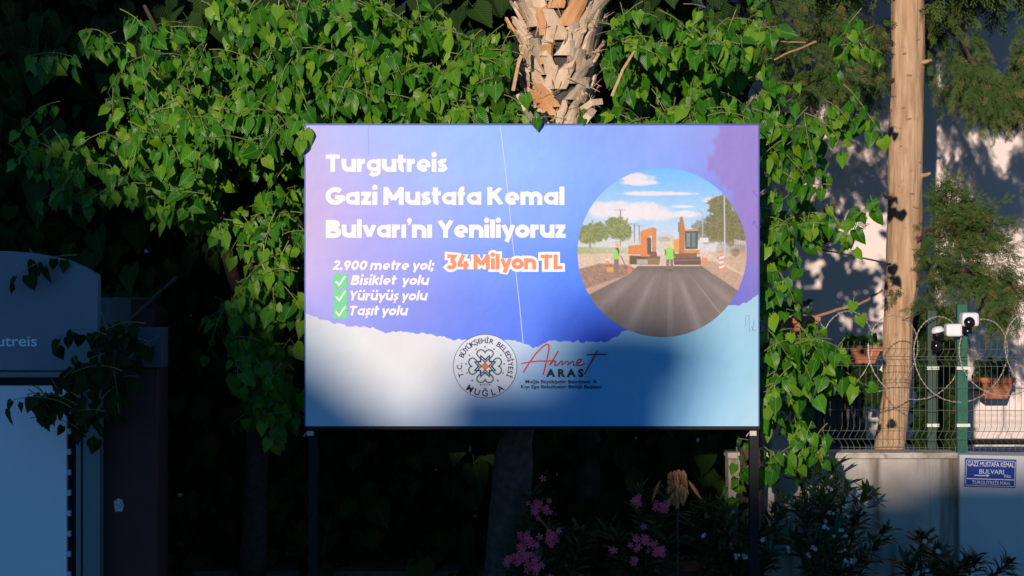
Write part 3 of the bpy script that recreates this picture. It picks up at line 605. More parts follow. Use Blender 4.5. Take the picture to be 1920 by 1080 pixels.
def coil(x0, x1, ph, rad, yc, sgn, label, squash=.75):
    n = int((x1-x0)/.34*26); pts = []
    for i in range(n):
        th = 2*PI*i/26; jit = 1+.05*math.sin(th*.37+ph)
        pts.append((x0+.34*th/(2*PI)+sgn*.29*math.cos(th+ph), 13.62+rad*.35*math.cos(th+ph)*jit, yc+rad*math.sin(th+ph)*jit+.03*math.sin(th*.21)))
    m = MB().tube(pts, .0032, 4, cap=False)
    k = 0.; 
    for i in range(0, n-1):
        a, b = Vector(pts[i]), Vector(pts[i+1]); L = (b-a).length; d = (b-a).normalized(); s = d.orthogonal().normalized(); s2 = d.cross(s)
        for u in (.2, .7):
            c = a.lerp(b, u)
            m.quad(c-d*.009, c+s*.011, c+d*.009, c-s*.011); m.quad(c-d*.006, c+s2*.009, c+d*.006, c-s2*.009)
    return tag(m.build('razor_wire_coil', M['galv']), label, 'razor wire')
zc0 = W(0, 668, DF).z
coil(W(1490, 0, DF).x, W(2060, 0, DF).x, .4, .31, zc0, 1, 'coil of galvanised razor wire looping along the top of the mesh fence')

# street name sign
sg = thing('street_sign', W(1857, 915, DW-.08), 'blue street name plate with white lettering on the wall end at the far right', 'sign')
c = W(1857, 887, DW-.075); hw = 48*DW/F; hh = 26.5*DW/F
tilt = Matrix.Translation(c) @ Matrix.Rotation(R(1.8), 4, 'Y')
MB().box(-hw, hw, 0, .006, -hh, hh, tilt).build('plate', mat('sign_blue', (.008, .035, .26), .35, (.012, .045, .3), 8), sg, bevel=.003)
bord = MB(); wht = mat('sign_white', (.75, .75, .75), .5)
def sgbox(px0, px1, py0, py1, nm='line'):
    k = DW/F; MB().box((px0-1857)*k, (px1-1857)*k, -.003, -.0008, -(py1-887)*k, -(py0-887)*k, tilt).build(nm, wht, sg)
sgbox(1812, 1902, 863.5, 864.5); sgbox(1812, 1902, 910.5, 911.5); sgbox(1811, 1812, 864.6, 910.4); sgbox(1902, 1903, 864.6, 910.4); sgbox(1813, 1901, 897.5, 899.3)
sgbox(1827, 1850, 891, 893, 'arrow_shaft')
k_ = DW/F; MB().prism([(-7*k_, -7.8*k_), (-1.5*k_, -5*k_), (-7*k_, -2.2*k_)], -.003, -.0008).build('arrow_head', wht, sg).matrix_basis = tilt
bpy.context.view_layer.update()

def text_mesh(body, size, width=None, offset=0, shear=0, extrude=0, align='LEFT'):
    c = bpy.data.curves.new('t', 'FONT'); c.body = body; c.size = size; c.offset = offset*size; c.shear = shear; c.extrude = extrude; c.align_x = align; c.resolution_u = 4
    o = bpy.data.objects.new('t', c); COL.objects.link(o); bpy.context.view_layer.update()
    me = bpy.data.meshes.new_from_object(o.evaluated_get(bpy.context.evaluated_depsgraph_get())); bpy.data.objects.remove(o); bpy.data.curves.remove(c)
    n = len(me.vertices); v = np.zeros(n*3); me.vertices.foreach_get('co', v); v = v.reshape(-1, 3); f = [tuple(p.vertices) for p in me.polygons]; bpy.data.meshes.remove(me)
    if width and n:
        if align == 'LEFT': v[:, 0] -= v[:, 0].min()
        v[:, 0] *= width/(v[:, 0].max()-v[:, 0].min())
    return v, f
def put_text(name, body, m, parent, fn, **kw):
    v, f = text_mesh(body, **kw); me = bpy.data.meshes.new(name); me.from_pydata([tuple(fn(a[0], a[1])) for a in v], [], f); me.update(); me.materials.append(m)
    return obj_of(name, me, parent)
def sgtext(s, px, py, h, w):
    k = DW/F; put_text('lettering', s, wht, sg, lambda x, y: tilt @ Vector(((px-1857)*k+x, -.002, -(py-887)*k+y)), size=h*k/.72, width=w*k, offset=.012)
sgtext('GAZİ MUSTAFA KEMAL', 1814, 875, 9, 87); sgtext('BULVARI', 1836, 888.5, 8.5, 46); sgtext('TURGUTREİS MAH.', 1823, 908.5, 7, 72); sgtext('No:', 1883, 894.5, 6, 13)

# ------------------------------------------------------------------ security cameras
def rbox(cx, cy, cz, sx, sy, sz): return MB().box(cx-sx, cx+sx, cy-sy, cy+sy, cz-sz, cz+sz)
q = DF/F
def ball(c, r, n=16): return MB().lathe(c, [(r*math.sin(PI*k/10)+1e-4, -r*math.cos(PI*k/10)) for k in range(11)], n)
c = W(1817, 599, 13.5); ca = thing('security_camera', c, 'white security camera with a black ball lens, upper right one on the green fence post', 'security camera', 'security cameras on the fence')
rbox(c.x, c.y, c.z, 16*q, .06, 13*q).build('housing', M['cam_white'], ca, bevel=.022)
bl = ball((c.x-4*q, c.y-.075, c.z-5*q), 10.5*q).build('lens_ball', M['cam_black'], ca, smooth=True)
MB().lathe((c.x-5*q, c.y-.075-10*q, c.z-5*q), [(.006, -.003), (.017, 0), (.018, .012)], 14, 'y').build('lens', M['cam_black'], bl)
MB().lathe((c.x-2*q, c.y+.01, c.z-26*q), [(9*q, 0), (10*q, 3*q), (8*q, 12*q)], 14).build('neck', M['cam_black'], ca, smooth=True)
c = W(1784, 619, 13.52); cb2 = thing('security_camera', c, 'white security camera on a boxy bracket, lower left one with a black drooping head', 'security camera', 'security cameras on the fence')
rbox(c.x+3*q, c.y, c.z, 15*q, .05, 12*q).build('bracket', M['cam_white'], cb2, bevel=.018)
h = W(1758, 619, 13.48); cp = MB().lathe((0, 0, 0), [(4*q, 7*q), (9*q, 5*q), (12*q, 0), (12.5*q, -4*q)], 18); Mr = Matrix.Translation(h) @ Matrix.Rotation(R(-14), 4, 'Y'); cp.v = [tuple(Mr @ Vector(v)) for v in cp.v]; cp.build('cap', M['cam_white'], cb2, smooth=True)
dm = MB().lathe((0, 0, 0), [(11*q, -4.3*q), (11.5*q, -9*q), (9.5*q, -16*q), (5*q, -20*q), (.5*q, -21*q)], 18); dm.v = [tuple(Mr @ Vector(v)) for v in dm.v]; dm = dm.build('lens_ball', M['cam_black'], cb2, smooth=True)
MB().lathe((h.x-2*q, h.y-11*q, h.z-10*q), [(.006, -.003), (.015, 0), (.016, .01)], 14, 'y').build('lens', M['cam_black'], dm)
MB().lathe((h.x-2*q, h.y+.01, h.z-40*q), [(6*q, 0), (10*q, 6*q), (9*q, 20*q)], 14).build('neck', M['cam_black'], cb2, smooth=True)
# ------------------------------------------------------------------ plants in troughs
for (t, c, w), n, m, up in zip(PL, (120, 60, 60, 40), ('oleander', 'leaf', 'oleander', 'oleander'), (.18, .1, .1, .12)):
    it = []
    for k in range(n):
        p = c+Vector((random.uniform(-.5, .4)*w, random.uniform(-.12, .1), random.uniform(0, up)))
        it.append((random.randrange(4), frame(Vector((random.gauss(0, .7), random.gauss(-.3, .4), random.gauss(.3, .7))), Vector((random.gauss(0, .4), -1, .5)))*random.uniform(.05, .1), np.array(p), random.random()))
    pl = thing('potted_plant', c, {'wall_planter': 'leafy plant growing in the far right terracotta trough', 'wall_planter.001': 'leafy plant growing in the trough left of the cypress trunk', 'wall_planter.002': 'leafy plant growing in the trough above the dark shutter door', 'wall_planter.003': 'leafy plant growing in the tilted upper left trough'}[t.name], 'plant', 'plants in the terracotta troughs')
    joined_leaves('foliage', HEART, it, M[m], pl)
    st = MB()
    for k in range(5): x = random.uniform(-.35, .35)*w; st.tube([c+Vector((x, 0, -.01)), c+Vector((x*1.2, -.03, up*.5)), c+Vector((x*1.3, -.05, up))], .004, 4)
    st.build('stems', M['green_twig'], pl)['kind'] = 'stuff'

# ------------------------------------------------------------------ oleanders
def petal_mesh(name, m):
    v = [(0, 0, 0)]; f = []
    for k in range(5):
        a = 2*PI*k/5; i = len(v)
        for (r, da, z) in ((.5, -.42, .1), (1.0, -.32, .12), (1.08, .22, .05), (.6, .42, .16)): v.append((r*math.cos(a+da), r*math.sin(a+da), z))
        f.append((0, i, i+1, i+2, i+3))
    me = bpy.data.meshes.new(name); me.from_pydata(v, [], f); me.materials.append(m); return me
def oleander(base, label, stems, flowers, fm, cat='shrub', nsingle=300, lsize=(.10, .17)):
    t = thing('oleander_shrub', base, label, cat); it = []; st = MB()
    for (px, py, D) in stems:
        tip = W(px, py, D); b = Vector(base)+Vector((random.uniform(-.15, .15), random.uniform(-.05, .05), 0)); mid = b.lerp(tip, .55)+Vector((0, 0, .15)); P = []
        for k in range(15):
            u = k/14; P.append(b*(1-u)**2+mid*2*u*(1-u)+tip*u*u)
        st.tube(P, [.011*(1-.75*i/14) for i in range(15)], 5)
        for k in range(3, 15):
            d = (P[k]-P[k-1]).normalized() if k else Vector((0, 0, 1))
            for w in range(3 if k < 14 else 5):
                for rep in range(2 if k > 8 else 1):
                    a = 2*PI*(w+random.random())/3; s = d.orthogonal().normalized(); s2 = d.cross(s); out = s*math.cos(a)+s2*math.sin(a)
                    ld = (d*random.uniform(.3, 1.1)+out*random.uniform(.5, 1)+Vector((0, 0, -.1*random.random()))); nr = d-out*.3+Vector((0, -.5, .2))
                    L = random.uniform(*lsize); it.append((random.randrange(4), frame(ld, nr)*L @ np.diag([1.25, 1, 1]), np.array(P[k]+Vector((random.uniform(-.02, .02), 0, random.uniform(-.03, .03)))), random.random()))
    st.build('stems', M['brown_bark'], t)['kind'] = 'stuff'
    place_leaves(t, it, LANCE, M['oleander'], nsingle, lambda q: q[2][1]-.8*q[2][2])
    me = petal_mesh('flower', fm)
    for (px, py, D, r, n) in flowers:
        for k in range(n):
            p = W(px+random.gauss(0, r), py+random.gauss(0, r*.8), D+random.uniform(-.1, .05)); o = bpy.data.objects.new('flower', me); COL.objects.link(o); o.parent = t
            A = frame(Vector((random.gauss(0, .4), random.gauss(0, .3), 1)), Vector((random.gauss(0, .4), -1, random.gauss(.1, .4))))*random.uniform(*((.018, .027) if fm is M['pink'] else (.011, .018)))
            o.matrix_parent_inverse = Matrix.Translation(-t.location); o.matrix_basis = Matrix([[*A[0], p.x], [*A[1], p.y], [*A[2], p.z], [0, 0, 0, 1]])
    return t
oleander((W(1560, 0, 12.9).x, 12.9, 0), 'white flowering oleander in front of the garden wall, tallest of the shrubs at right',
         [(1500, 880, 12.9), (1530, 885, 12.8), (1565, 880, 12.9), (1585, 915, 12.8), (1620, 930, 12.8), (1600, 980, 12.8), (1655, 1000, 12.9), (1540, 940, 12.7), (1500, 960, 12.7), (1570, 1000, 12.6), (1480, 1010, 12.7), (1530, 1020, 12.6), (1620, 1040, 12.7), (1550, 905, 12.9)],
         [(1547, 920, 12.5, 6, 3), (1550, 985, 12.5, 6, 4), (1575, 1000, 12.5, 8, 4), (1480, 1030, 12.5, 6, 3), (1520, 1030, 12.5, 10, 4), (1590, 1050, 12.5, 12, 5), (1560, 960, 12.5, 15, 3)], M['whitepetal'])
oleander((W(1760, 0, 12.7).x, 12.7, 0), 'low white flowering oleander at the bottom right below the street sign',
         [(1725, 1010, 12.7), (1745, 1030, 12.7), (1760, 1040, 12.6), (1700, 1055, 12.6), (1810, 1055, 12.7), (1830, 1050, 12.7), (1885, 1060, 12.8), (1780, 1065, 12.6)],
         [(1742, 1018, 12.5, 5, 4), (1760, 1030, 12.5, 5, 3), (1730, 1070, 12.4, 10, 4), (1820, 1075, 12.4, 10, 4)], M['whitepetal'])
oleander((W(1010, 0, 12.45).x, 12.45, 0), 'pink flowering oleander below the billboard beside the palm trunk',
         [(1000, 930, 12.5), (1030, 1000, 12.4), (985, 1010, 12.4), (1010, 960, 12.5), (970, 1050, 12.4), (1050, 1010, 12.5), (1010, 1060, 12.3), (1090, 1000, 12.5)],
         [(1018, 897, 12.3, 1, 1), (1012, 952, 12.25, 11, 16), (990, 1018, 12.2, 13, 22), (1040, 1008, 12.2, 11, 14), (1000, 1056, 12.2, 18, 24), (970, 1050, 12.2, 8, 8)], M['pink'])
oleander((W(1210, 0, 12.45).x, 12.45, 0), 'pink flowering oleander below the right half of the billboard',
         [(1200, 930, 12.5), (1245, 930, 12.5), (1210, 1000, 12.4), (1250, 1020, 12.4), (1160, 1020, 12.4), (1180, 1060, 12.4), (1140, 1000, 12.5)],
         [(1195, 942, 12.25, 5, 7), (1243, 950, 12.25, 9, 14), (1210, 1018, 12.2, 13, 18), (1236, 1034, 12.2, 8, 10), (1152, 1031, 12.2, 3, 2), (1195, 1050, 12.2, 4, 2)], M['pink'])
oleander((W(1370, 0, 12.7).x, 12.7, 0), 'dark oleander with few white flowers right of the billboard post',
         [(1300, 970, 12.7), (1330, 950, 12.7), (1360, 960, 12.7), (1390, 990, 12.7), (1420, 1000, 12.7), (1450, 970, 12.8), (1310, 1020, 12.6), (1350, 1040, 12.6), (1400, 1050, 12.6), (1440, 1040, 12.6), (1470, 940, 12.9)],
         [(1390, 1045, 12.4, 8, 6), (1325, 1000, 12.4, 6, 2), (1425, 1010, 12.4, 6, 2)], M['whitepetal'])
# withered stalk
ws = thing('withered_flower_stalk', (W(1272, 0, 12.4).x, 12.4, 0), 'withered orange brown flower head on a stalk under the lower right of the billboard', 'plant')
MB().tube([(W(1272, 0, 12.4).x, 12.4, 0), W(1270, 1000, 12.4), W(1272, 935, 12.4)], .008, 6).build('stalk', M['brown_bark'], ws)
it = []
for k in range(120):
    p = W(1271+random.gauss(0, 8), random.uniform(880, 938), 12.38+random.uniform(-.04, .04))
    it.append((random.randrange(4), frame(Vector((random.gauss(0, .35), random.gauss(-.2, .2), -1)), Vector((random.gauss(0, .5), -1, .3)))*random.uniform(.04, .075) @ np.diag([3, 1, 1]), np.array(p), 0))
straw_leaf = leaf_mat('dry_leaf', (.42, .15, .045), (.48, .2, .07), (.55, .3, .12), rough=.8, trans=.15, veins=1, spec=.2)
meshes = [leaf_mesh(t_, 'dry_leaf', straw_leaf) for t_ in LANCE]
for (k, A, loc, lv) in it:
    o = bpy.data.objects.new('dry_leaf', meshes[k]); COL.objects.link(o); o.parent = ws; o.matrix_parent_inverse = Matrix.Translation(-ws.location)
    o.matrix_basis = Matrix([[*A[0], loc[0]], [*A[1], loc[1]], [*A[2], loc[2]], [0, 0, 0, 1]])
for (px, py, rl_) in ((1298, 915, .6), (1247, 915, -.5)):
    A = frame(Vector((math.sin(rl_), -.1, -math.cos(rl_))), Vector((-.3, -1, .4)))*.17; loc = W(px-8, py-15, 12.44); o = bpy.data.objects.new('dry_leaf', meshes[1]); COL.objects.link(o); o.parent = ws; o.matrix_parent_inverse = Matrix.Translation(-ws.location)
    o.matrix_basis = Matrix([[*A[0], loc[0]], [*A[1], loc[1]], [*A[2], loc[2]], [0, 0, 0, 1]])

# ------------------------------------------------------------------ kiosk at the left
DK = 11.6
M['kiosk_grey'] = mat('kiosk_fascia', (.15, .20, .25), .45, (.17, .22, .27), 3, bump=.05)
M['kiosk_white'] = mat('kiosk_panel', (.84, .84, .90), .4, (.78, .80, .88), 2, bump=.03)
M['maroon'] = mat('maroon_paint', (.06, .014, .012), .7, (.08, .02, .016), 5, bump=.2, bscale=40)
M['kiosk_frame'] = mat('kiosk_frame', (.14, .19, .20), .4)
ks = thing('kiosk', (W(-60, 0, DK).x, DK+.8, 0), 'grey kiosk with a curved top fascia and a white front panel at the left edge', 'kiosk')
def K(px, py): p = W(px, py, DK); return (p.x, p.z)
top = [K(183, 695), K(183, 516), K(160, 502), K(130, 489), K(95, 480), K(60, 474), K(20, 471), K(-300, 470), K(-300, 695)]
MB().prism(top[::-1], DK, DK+.10).build('fascia', M['kiosk_grey'], ks, bevel=.006)
def kbox(name, x0, x1, y0, y1, d0, d1, m, bev=.003, par=None):
    a = W(x0, y1, DK); b = W(x1, y0, DK); return MB().box(a.x, b.x, DK+d0, DK+d1, a.z, b.z).build(name, m, par or ks, bevel=bev)
kbox('trim', -300, 187, 697, 708, .01, .25, M['kiosk_frame']); kbox('gutter', -300, 180, 710, 722, .05, .25, M['dark_metal'])
MB().box(W(-300, 0, DK).x, W(121, 0, DK).x, DK+.06, DK+.1, 0, W(0, 724, DK).z).build('front_panel', M['kiosk_white'], ks, bevel=.004)
MB().box(W(123, 0, DK).x, W(140, 0, DK).x, DK+.10, DK+.14, 0, W(0, 724, DK).z).build('channel', M['dark_metal'], ks)
MB().box(W(141, 0, DK).x, W(150, 0, DK).x, DK+.02, DK+.14, 0, W(0, 724, DK).z).build('jamb', M['kiosk_frame'], ks, bevel=.004)
MB().box(W(153, 0, DK).x, W(185, 0, DK).x, DK+.03, DK+.14, 0, W(0, 724, DK).z).build('jamb', M['kiosk_frame'], ks, bevel=.004)
MB().box(W(-300, 0, DK).x, W(184, 0, DK).x, DK+.29, DK+1.6, 0, W(0, 560, DK).z).build('body', M['kiosk_frame'], ks)
tabm = mat('tab_plastic', (.45, .5, .55), .5)
for k in range(11):
    y = 772+k*38.5; z = W(0, y, DK).z; x = W(125, 0, DK).x
    o = MB().box(x-.014, x+.014, DK+.05, DK+.09, z-.018, z+.018).build('hinge_tab', tabm, ks, bevel=.003)
put_text('lettering', 'Turgutreis', mat('letter_grey', (.85, .88, .9), .5), ks, lambda x, y: Vector((W(-70.5, 0, DK).x+x, DK-.004, W(0, 649, DK).z+y)), size=.098, width=140*DK/F, offset=.014)
# adjoining porch: maroon pillar, grey beam end, rusty roof corner
po = thing('maroon_porch', (W(240, 0, DK+.3).x, DK+.5, 0), 'dark maroon pillar with a grey beam end between the kiosk and the hedge', 'porch')
MB().box(W(187, 0, DK+.15).x, W(296, 0, DK+.15).x, DK+.15, DK+.5, 0, W(0, 690, DK+.15).z).build('pillar', M['maroon'], po, bevel=.008)
MB().box(W(215, 0, DK+.12).x, W(303, 0, DK+.12).x, DK+.12, DK+.35, W(0, 690, DK+.12).z+.002, W(0, 614, DK+.12).z).build('beam', mat('beam_grey', (.05, .055, .075), .7, (.06, .065, .085), 5), po, bevel=.006)
MB().prism([(W(192, 0, DK+.5).x, W(0, 640, DK+.5).z), (W(262, 0, DK+.5).x, W(0, 612, DK+.5).z), (W(262, 0, DK+.5).x, W(0, 585, DK+.5).z), (W(225, 0, DK+.5).x, W(0, 565, DK+.5).z), (W(192, 0, DK+.5).x, W(0, 558, DK+.5).z)], DK+1.0, DK+1.5).build('roof_corner', M['maroon'], po)
sc = MB(); c = W(223, 948, DK+.147)
n = 14; P = [(c.x+.034*(.75+.35*random.random())*math.cos(2*PI*k/n), c.z+.05*(.75+.35*random.random())*math.sin(2*PI*k/n)) for k in range(n)]
sc.prism(P, c.y-.001, c.y+.0025); tag(sc.build('torn_sticker', mat('paper', (.6, .62, .65), .8, (.3, .3, .33), 60)), 'torn white paper scrap stuck to the maroon pillar', 'sticker')
# shaded leafy branch hanging in front of the kiosk
kb_ = thing('hanging_branch', W(250, 560, 11.9), 'dark leafy branch hanging in the shade across the kiosk corner', 'branch'); tw = MB()
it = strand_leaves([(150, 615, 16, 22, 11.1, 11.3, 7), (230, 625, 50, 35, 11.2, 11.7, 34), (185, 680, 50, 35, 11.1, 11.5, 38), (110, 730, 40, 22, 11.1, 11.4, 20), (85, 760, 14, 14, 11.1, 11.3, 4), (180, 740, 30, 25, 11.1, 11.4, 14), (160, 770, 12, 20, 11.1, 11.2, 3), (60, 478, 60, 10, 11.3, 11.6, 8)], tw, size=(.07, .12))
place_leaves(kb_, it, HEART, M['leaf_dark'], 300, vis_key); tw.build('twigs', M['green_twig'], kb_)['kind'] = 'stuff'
limb([W(330, 520, 12.2), W(240, 600, 11.6), W(170, 680, 11.35), (W(100, 740, 11.3))], .012, .004).build('stem', M['brown_bark'], kb_)

# ------------------------------------------------------------------ billboard
DBB = 12.0; PK = DBB/F
LIT = np.array([1.34, 1.20, 1.18])             # what the low sun makes of a white print
def disp(c):                                 # colour as seen in sunlight -> printed colour
    c = np.asarray(c, float)/255; l = np.where(c <= .04045, c/12.92, ((c+.055)/1.055)**2.4); return np.clip(l/LIT, .004, .93)
bb = thing('billboard', (W(997, 0, DBB).x, DBB+.05, 0), 'large blue and white billboard announcing road works, with a round photograph, seen front on', 'billboard')
BX0, BX1, BY0, BY1 = 573, 1422, 235, 799
x0 = (BX0-960)*PK; x1 = (BX1-960)*PK; z1 = CZ-(BY0-540)*PK; z0 = CZ-(BY1-540)*PK
MB().box(x0, x1, DBB+.002, DBB+.035, z0, z1).build('panel', mat('panel_back', (.55, .57, .6), .5), bb)
pmx = print_mat()
edge_m = mat('print_wrap_blue', (.012, .05, .30), .5)
for (a, b, c_, d) in ((x0-.007, x1+.007, z1+.001, z1+.011), (x0-.008, x0-.0005, z0, z1+.0008), (x1+.0005, x1+.008, z0, z1+.0008)):
    MB().box(a, b, DBB-.003, DBB+.04, c_, d).build('edge_wrap', edge_m, bb)
MB().box(x0-.008, x1+.008, DBB-.003, DBB+.05, z0-.022, z0-.001).build('bottom_rail', M['dark_metal'], bb)
for px_ in (585, 1416):
    x = (px_-960)*PK; MB().box(x-.03, x+.03, DBB+.052, DBB+.11, 0, z1-.05).build('post', M['dark_metal'], bb)
    c = W(px_-4 if px_ < 900 else px_-3, 813, DBB); br = MB().box(c.x-.022, c.x+.022, DBB+.02, DBB+.05, c.z-.016, c.z+.016).build('bracket', M['galv'], bb)
    MB().tube([(c.x-.045, DBB+.03, c.z-.022), (c.x-.03, DBB+.03, c.z), (c.x-.02, DBB+.03, c.z+.003)], .004, 5).build('bolt', M['galv'], br)
for zz in (z0+.25, z1-.3): MB().box(x0+.02, x1-.02, DBB+.036, DBB+.051, zz-.02, zz+.02).build('cross_rail', M['dark_metal'], bb)
# printed background: blue above the torn edge, white below
torn_x = [573, 600, 620, 660, 700, 722, 735, 750, 775, 800, 820, 850, 870, 905, 940, 960, 985, 1000, 1012, 1030, 1060, 1080, 1110, 1140, 1150, 1165, 1180, 1240, 1300, 1360, 1372, 1385, 1400, 1422]
torn_y = [590, 597, 603, 611, 616, 625, 621, 620, 624, 624, 630, 638, 635, 639, 641, 637, 643, 651, 646, 640, 641, 640, 643, 639, 634, 622, 618, 612, 600, 577, 573, 573, 566, 551]
cxs = [573, 690, 800, 900, 1000, 1100, 1250, 1422]; cys = [235, 320, 400, 500, 570, 650]
top_c = [[(200, 186, 238), (176, 188, 250), (165, 192, 255), (158, 194, 255), (150, 184, 255), (142, 172, 252), (150, 168, 245), (158, 150, 225)],
         [(208, 184, 232), (184, 184, 248), (170, 190, 255), (160, 192, 255), (150, 188, 255), (140, 178, 255), (140, 165, 250), (150, 140, 220)],
         [(214, 182, 226), (190, 178, 246), (168, 178, 252), (152, 178, 255), (142, 176, 255), (128, 168, 255), (120, 150, 245), (150, 132, 210)],
         [(208, 182, 230), (178, 170, 245), (156, 162, 248), (128, 160, 252), (108, 150, 255), (84, 140, 255), (100, 120, 240), (140, 125, 205)],
         [(190, 172, 240), (160, 160, 240), (140, 148, 242), (112, 140, 248), (92, 135, 252), (60, 118, 248), (90, 100, 225), (130, 118, 205)],
         [(170, 165, 240), (140, 150, 238), (118, 140, 240), (98, 130, 248), (84, 126, 250), (50, 95, 235), (80, 92, 215), (120, 112, 200)]]
bot_c = [[(226, 224, 228), (236, 226, 224), (238, 226, 224), (228, 222, 230), (214, 216, 224), (178, 206, 224), (150, 198, 222), (170, 208, 226)],
         [(222, 228, 238), (236, 230, 230), (236, 228, 228), (214, 220, 238), (176, 206, 240), (126, 194, 240), (130, 196, 236), (168, 210, 230)],
         [(216, 226, 244), (230, 230, 238), (222, 226, 240), (196, 216, 240), (158, 200, 242), (112, 188, 242), (134, 200, 240), (188, 218, 232)]]
bys = [590, 690, 800]
def grid_col(table, ys, X, Y):
    T = np.array([[disp(c) for c in row] for row in table]); out = np.zeros((len(X), 3))
    for ch in range(3):
        rows = np.array([np.interp(X, cxs, T[r, :, ch]) for r in range(len(ys))])
        yi = np.clip(np.searchsorted(ys, Y)-1, 0, len(ys)-2); t = np.clip((Y-np.array(ys)[yi])/(np.array(ys)[yi+1]-np.array(ys)[yi]), 0, 1); t = t*t*(3-2*t)*.5+t*.5
        out[:, ch] = rows[yi, np.arange(len(X))]*(1-t)+rows[yi+1, np.arange(len(X))]*t
    return out
NX, NYr = 520, 36
gx_ = np.linspace(BX0, BX1, NX); tear = np.interp(gx_, torn_x, torn_y)+(fbm(gx_*.12, gx_*0, 3, 4)-.5)*9
def print_grid(name, ya, yb, table, ys, dy, extra=None):
    X = np.repeat(gx_[:, None], NYr, 1); Y = ya[:, None]+(yb-ya)[:, None]*np.linspace(0, 1, NYr)[None, :]; Xf, Yf = X.ravel(), Y.ravel()
    C_ = grid_col(table, ys, Xf, Yf)
    n1 = fbm(Xf*.012+3, Yf*.012, 11, 3)[:, None]; C_ = C_*(1+(n1-.5)*.10)
    if extra: C_ = extra(Xf, Yf, C_)
    mb = MB(); mb.v = list(zip(((Xf-960)*PK).tolist(), [DBB+dy]*len(Xf), (CZ-(Yf-540)*PK).tolist())); mb.c = np.clip(C_, .003, .95)
    mb.f = [(i*NYr+j, i*NYr+j+1, (i+1)*NYr+j+1, (i+1)*NYr+j) for i in range(NX-1) for j in range(NYr-1)]
    class _:  pass
    me = bpy.data.meshes.new(name); me.from_pydata(mb.v, [], mb.f); me.materials.append(pmx); a = me.color_attributes.new('Col', 'FLOAT_COLOR', 'POINT')
    arr = np.ones((len(Xf), 4), np.float32); arr[:, :3] = mb.c; a.data.foreach_set('color', arr.ravel()); return obj_of(name, me, bb)
def purple(X, Y, C_):
    edge = 1332-14*np.sin(Y*.045)+(fbm(Y*.08, X*0, 8, 3)-.5)*34+np.clip(Y-290, 0, 300)*.35
    m = (np.clip((X-edge)/5, 0, 1)*np.clip((560-Y)/120+.3, 0, 1)*.75)[:, None]
    return C_*(1-m)+disp((158, 126, 200))*m
print_grid('sky_print', np.full(NX, BY0, float), tear, top_c, cys, 0, purple)
print_grid('cloud_print', tear, np.full(NX, BY1, float), bot_c, bys, 0)

# round photograph
NR = 330; cxp, cyp, rp = 1241.5, 473.5, 158.5
u = np.linspace(-1, 1, NR); UU, VV = np.meshgrid(u, u); rad = np.sqrt(UU**2+VV**2); s_ = np.where(rad > 1, 1/np.maximum(rad, 1e-6), 1)
UX, VY = UU*s_, VV*s_; ZX = 515+UX*451; ZY = 550+VY*451          # picture coordinates
IM = np.zeros((NR, NR, 3))
def Cc(*c): return disp(c)
def mixin(mask, col): global IM; mask = np.clip(mask, 0, 1)[..., None]; IM = IM*(1-mask)+np.asarray(col)*mask
def grad(y0, y1, ca, cb):
    t = np.clip((ZY-y0)/(y1-y0), 0, 1)[..., None]; return Cc(*ca)*(1-t)+Cc(*cb)*t
def poly(pts, soft=2.5):
    ins = np.zeros(ZX.shape, bool); d = np.full(ZX.shape, 1e9); n = len(pts)
    for i in range(n):
        xa, ya = pts[i]; xb, yb = pts[(i+1) % n]
        cond = ((ya > ZY) != (yb > ZY)) & (ZX < (xb-xa)*(ZY-ya)/((yb-ya) or 1e-9)+xa); ins ^= cond
        t = np.clip(((ZX-xa)*(xb-xa)+(ZY-ya)*(yb-ya))/max((xb-xa)**2+(yb-ya)**2, 1e-9), 0, 1); d = np.minimum(d, np.hypot(ZX-xa-t*(xb-xa), ZY-ya-t*(yb-ya)))
    return np.clip(.5+np.where(ins, d, -d)/soft, 0, 1)
def ell(cx, cy, rx, ry, soft=.15, nz=0, sd_=1, fr=.03):
    r = np.sqrt(((ZX-cx)/rx)**2+((ZY-cy)/ry)**2)
    if nz: r = r+(fbm(ZX*fr, ZY*fr, sd_, 4)-.5)*nz
    return np.clip((1-r)/soft+.5, 0, 1)
NZ = fbm(ZX*.05, ZY*.05, 21, 5)[..., None]
IM = grad(100, 470, (96, 188, 255), (206, 224, 246))
for (a, b, c_, d) in ((370, 150, 90, 22), (400, 178, 90, 14), (450, 235, 150, 12), (600, 236, 90, 8), (280, 300, 70, 24), (420, 320, 110, 38), (330, 345, 130, 40), (180, 320, 60, 40), (640, 345, 70, 16), (620, 305, 60, 8), (790, 272, 60, 20), (500, 350, 90, 30)): mixin(ell(a, b, c_, d, .5, .7, int(a))*.92, Cc(246, 232, 236))
mixin(np.clip((ZY-400)/140, 0, 1)*.8, Cc(226, 208, 200))
mixin(poly([(60, 545), (1000, 545), (1000, 1010), (60, 1010)], 14), Cc(226, 192, 168)*(.9+.25*NZ))
mixin(poly([(60, 520), (330, 525), (330, 552), (60, 560)], 10), Cc(172, 178, 116))
for (x_, a, b) in ((293, 320, 520), (367, 395, 500), (393, 405, 500)):
    mixin(poly([(x_-2.5, a), (x_+2.5, a), (x_+2.5, b), (x_-2.5, b)]), Cc(130, 120, 120)); mixin(poly([(x_-30, a+1), (x_+28, a+1), (x_+28, a+4), (x_-30, a+4)])*.7, Cc(130, 120, 120))
for (a, b, c_, d, k) in ((150, 445, 78, 58, 1), (110, 455, 50, 50, 2), (280, 425, 66, 62, 3), (255, 400, 40, 40, 4), (310, 450, 40, 40, 5)): mixin(ell(a, b, c_, d, .2, .8, k, .07), (Cc(132, 138, 76)*(.25+1.5*fbm(ZX*.13, ZY*.13, 70+k, 4)[..., None])))
mixin(ell(520, 500, 90, 40, .6)*.5, Cc(200, 180, 160))
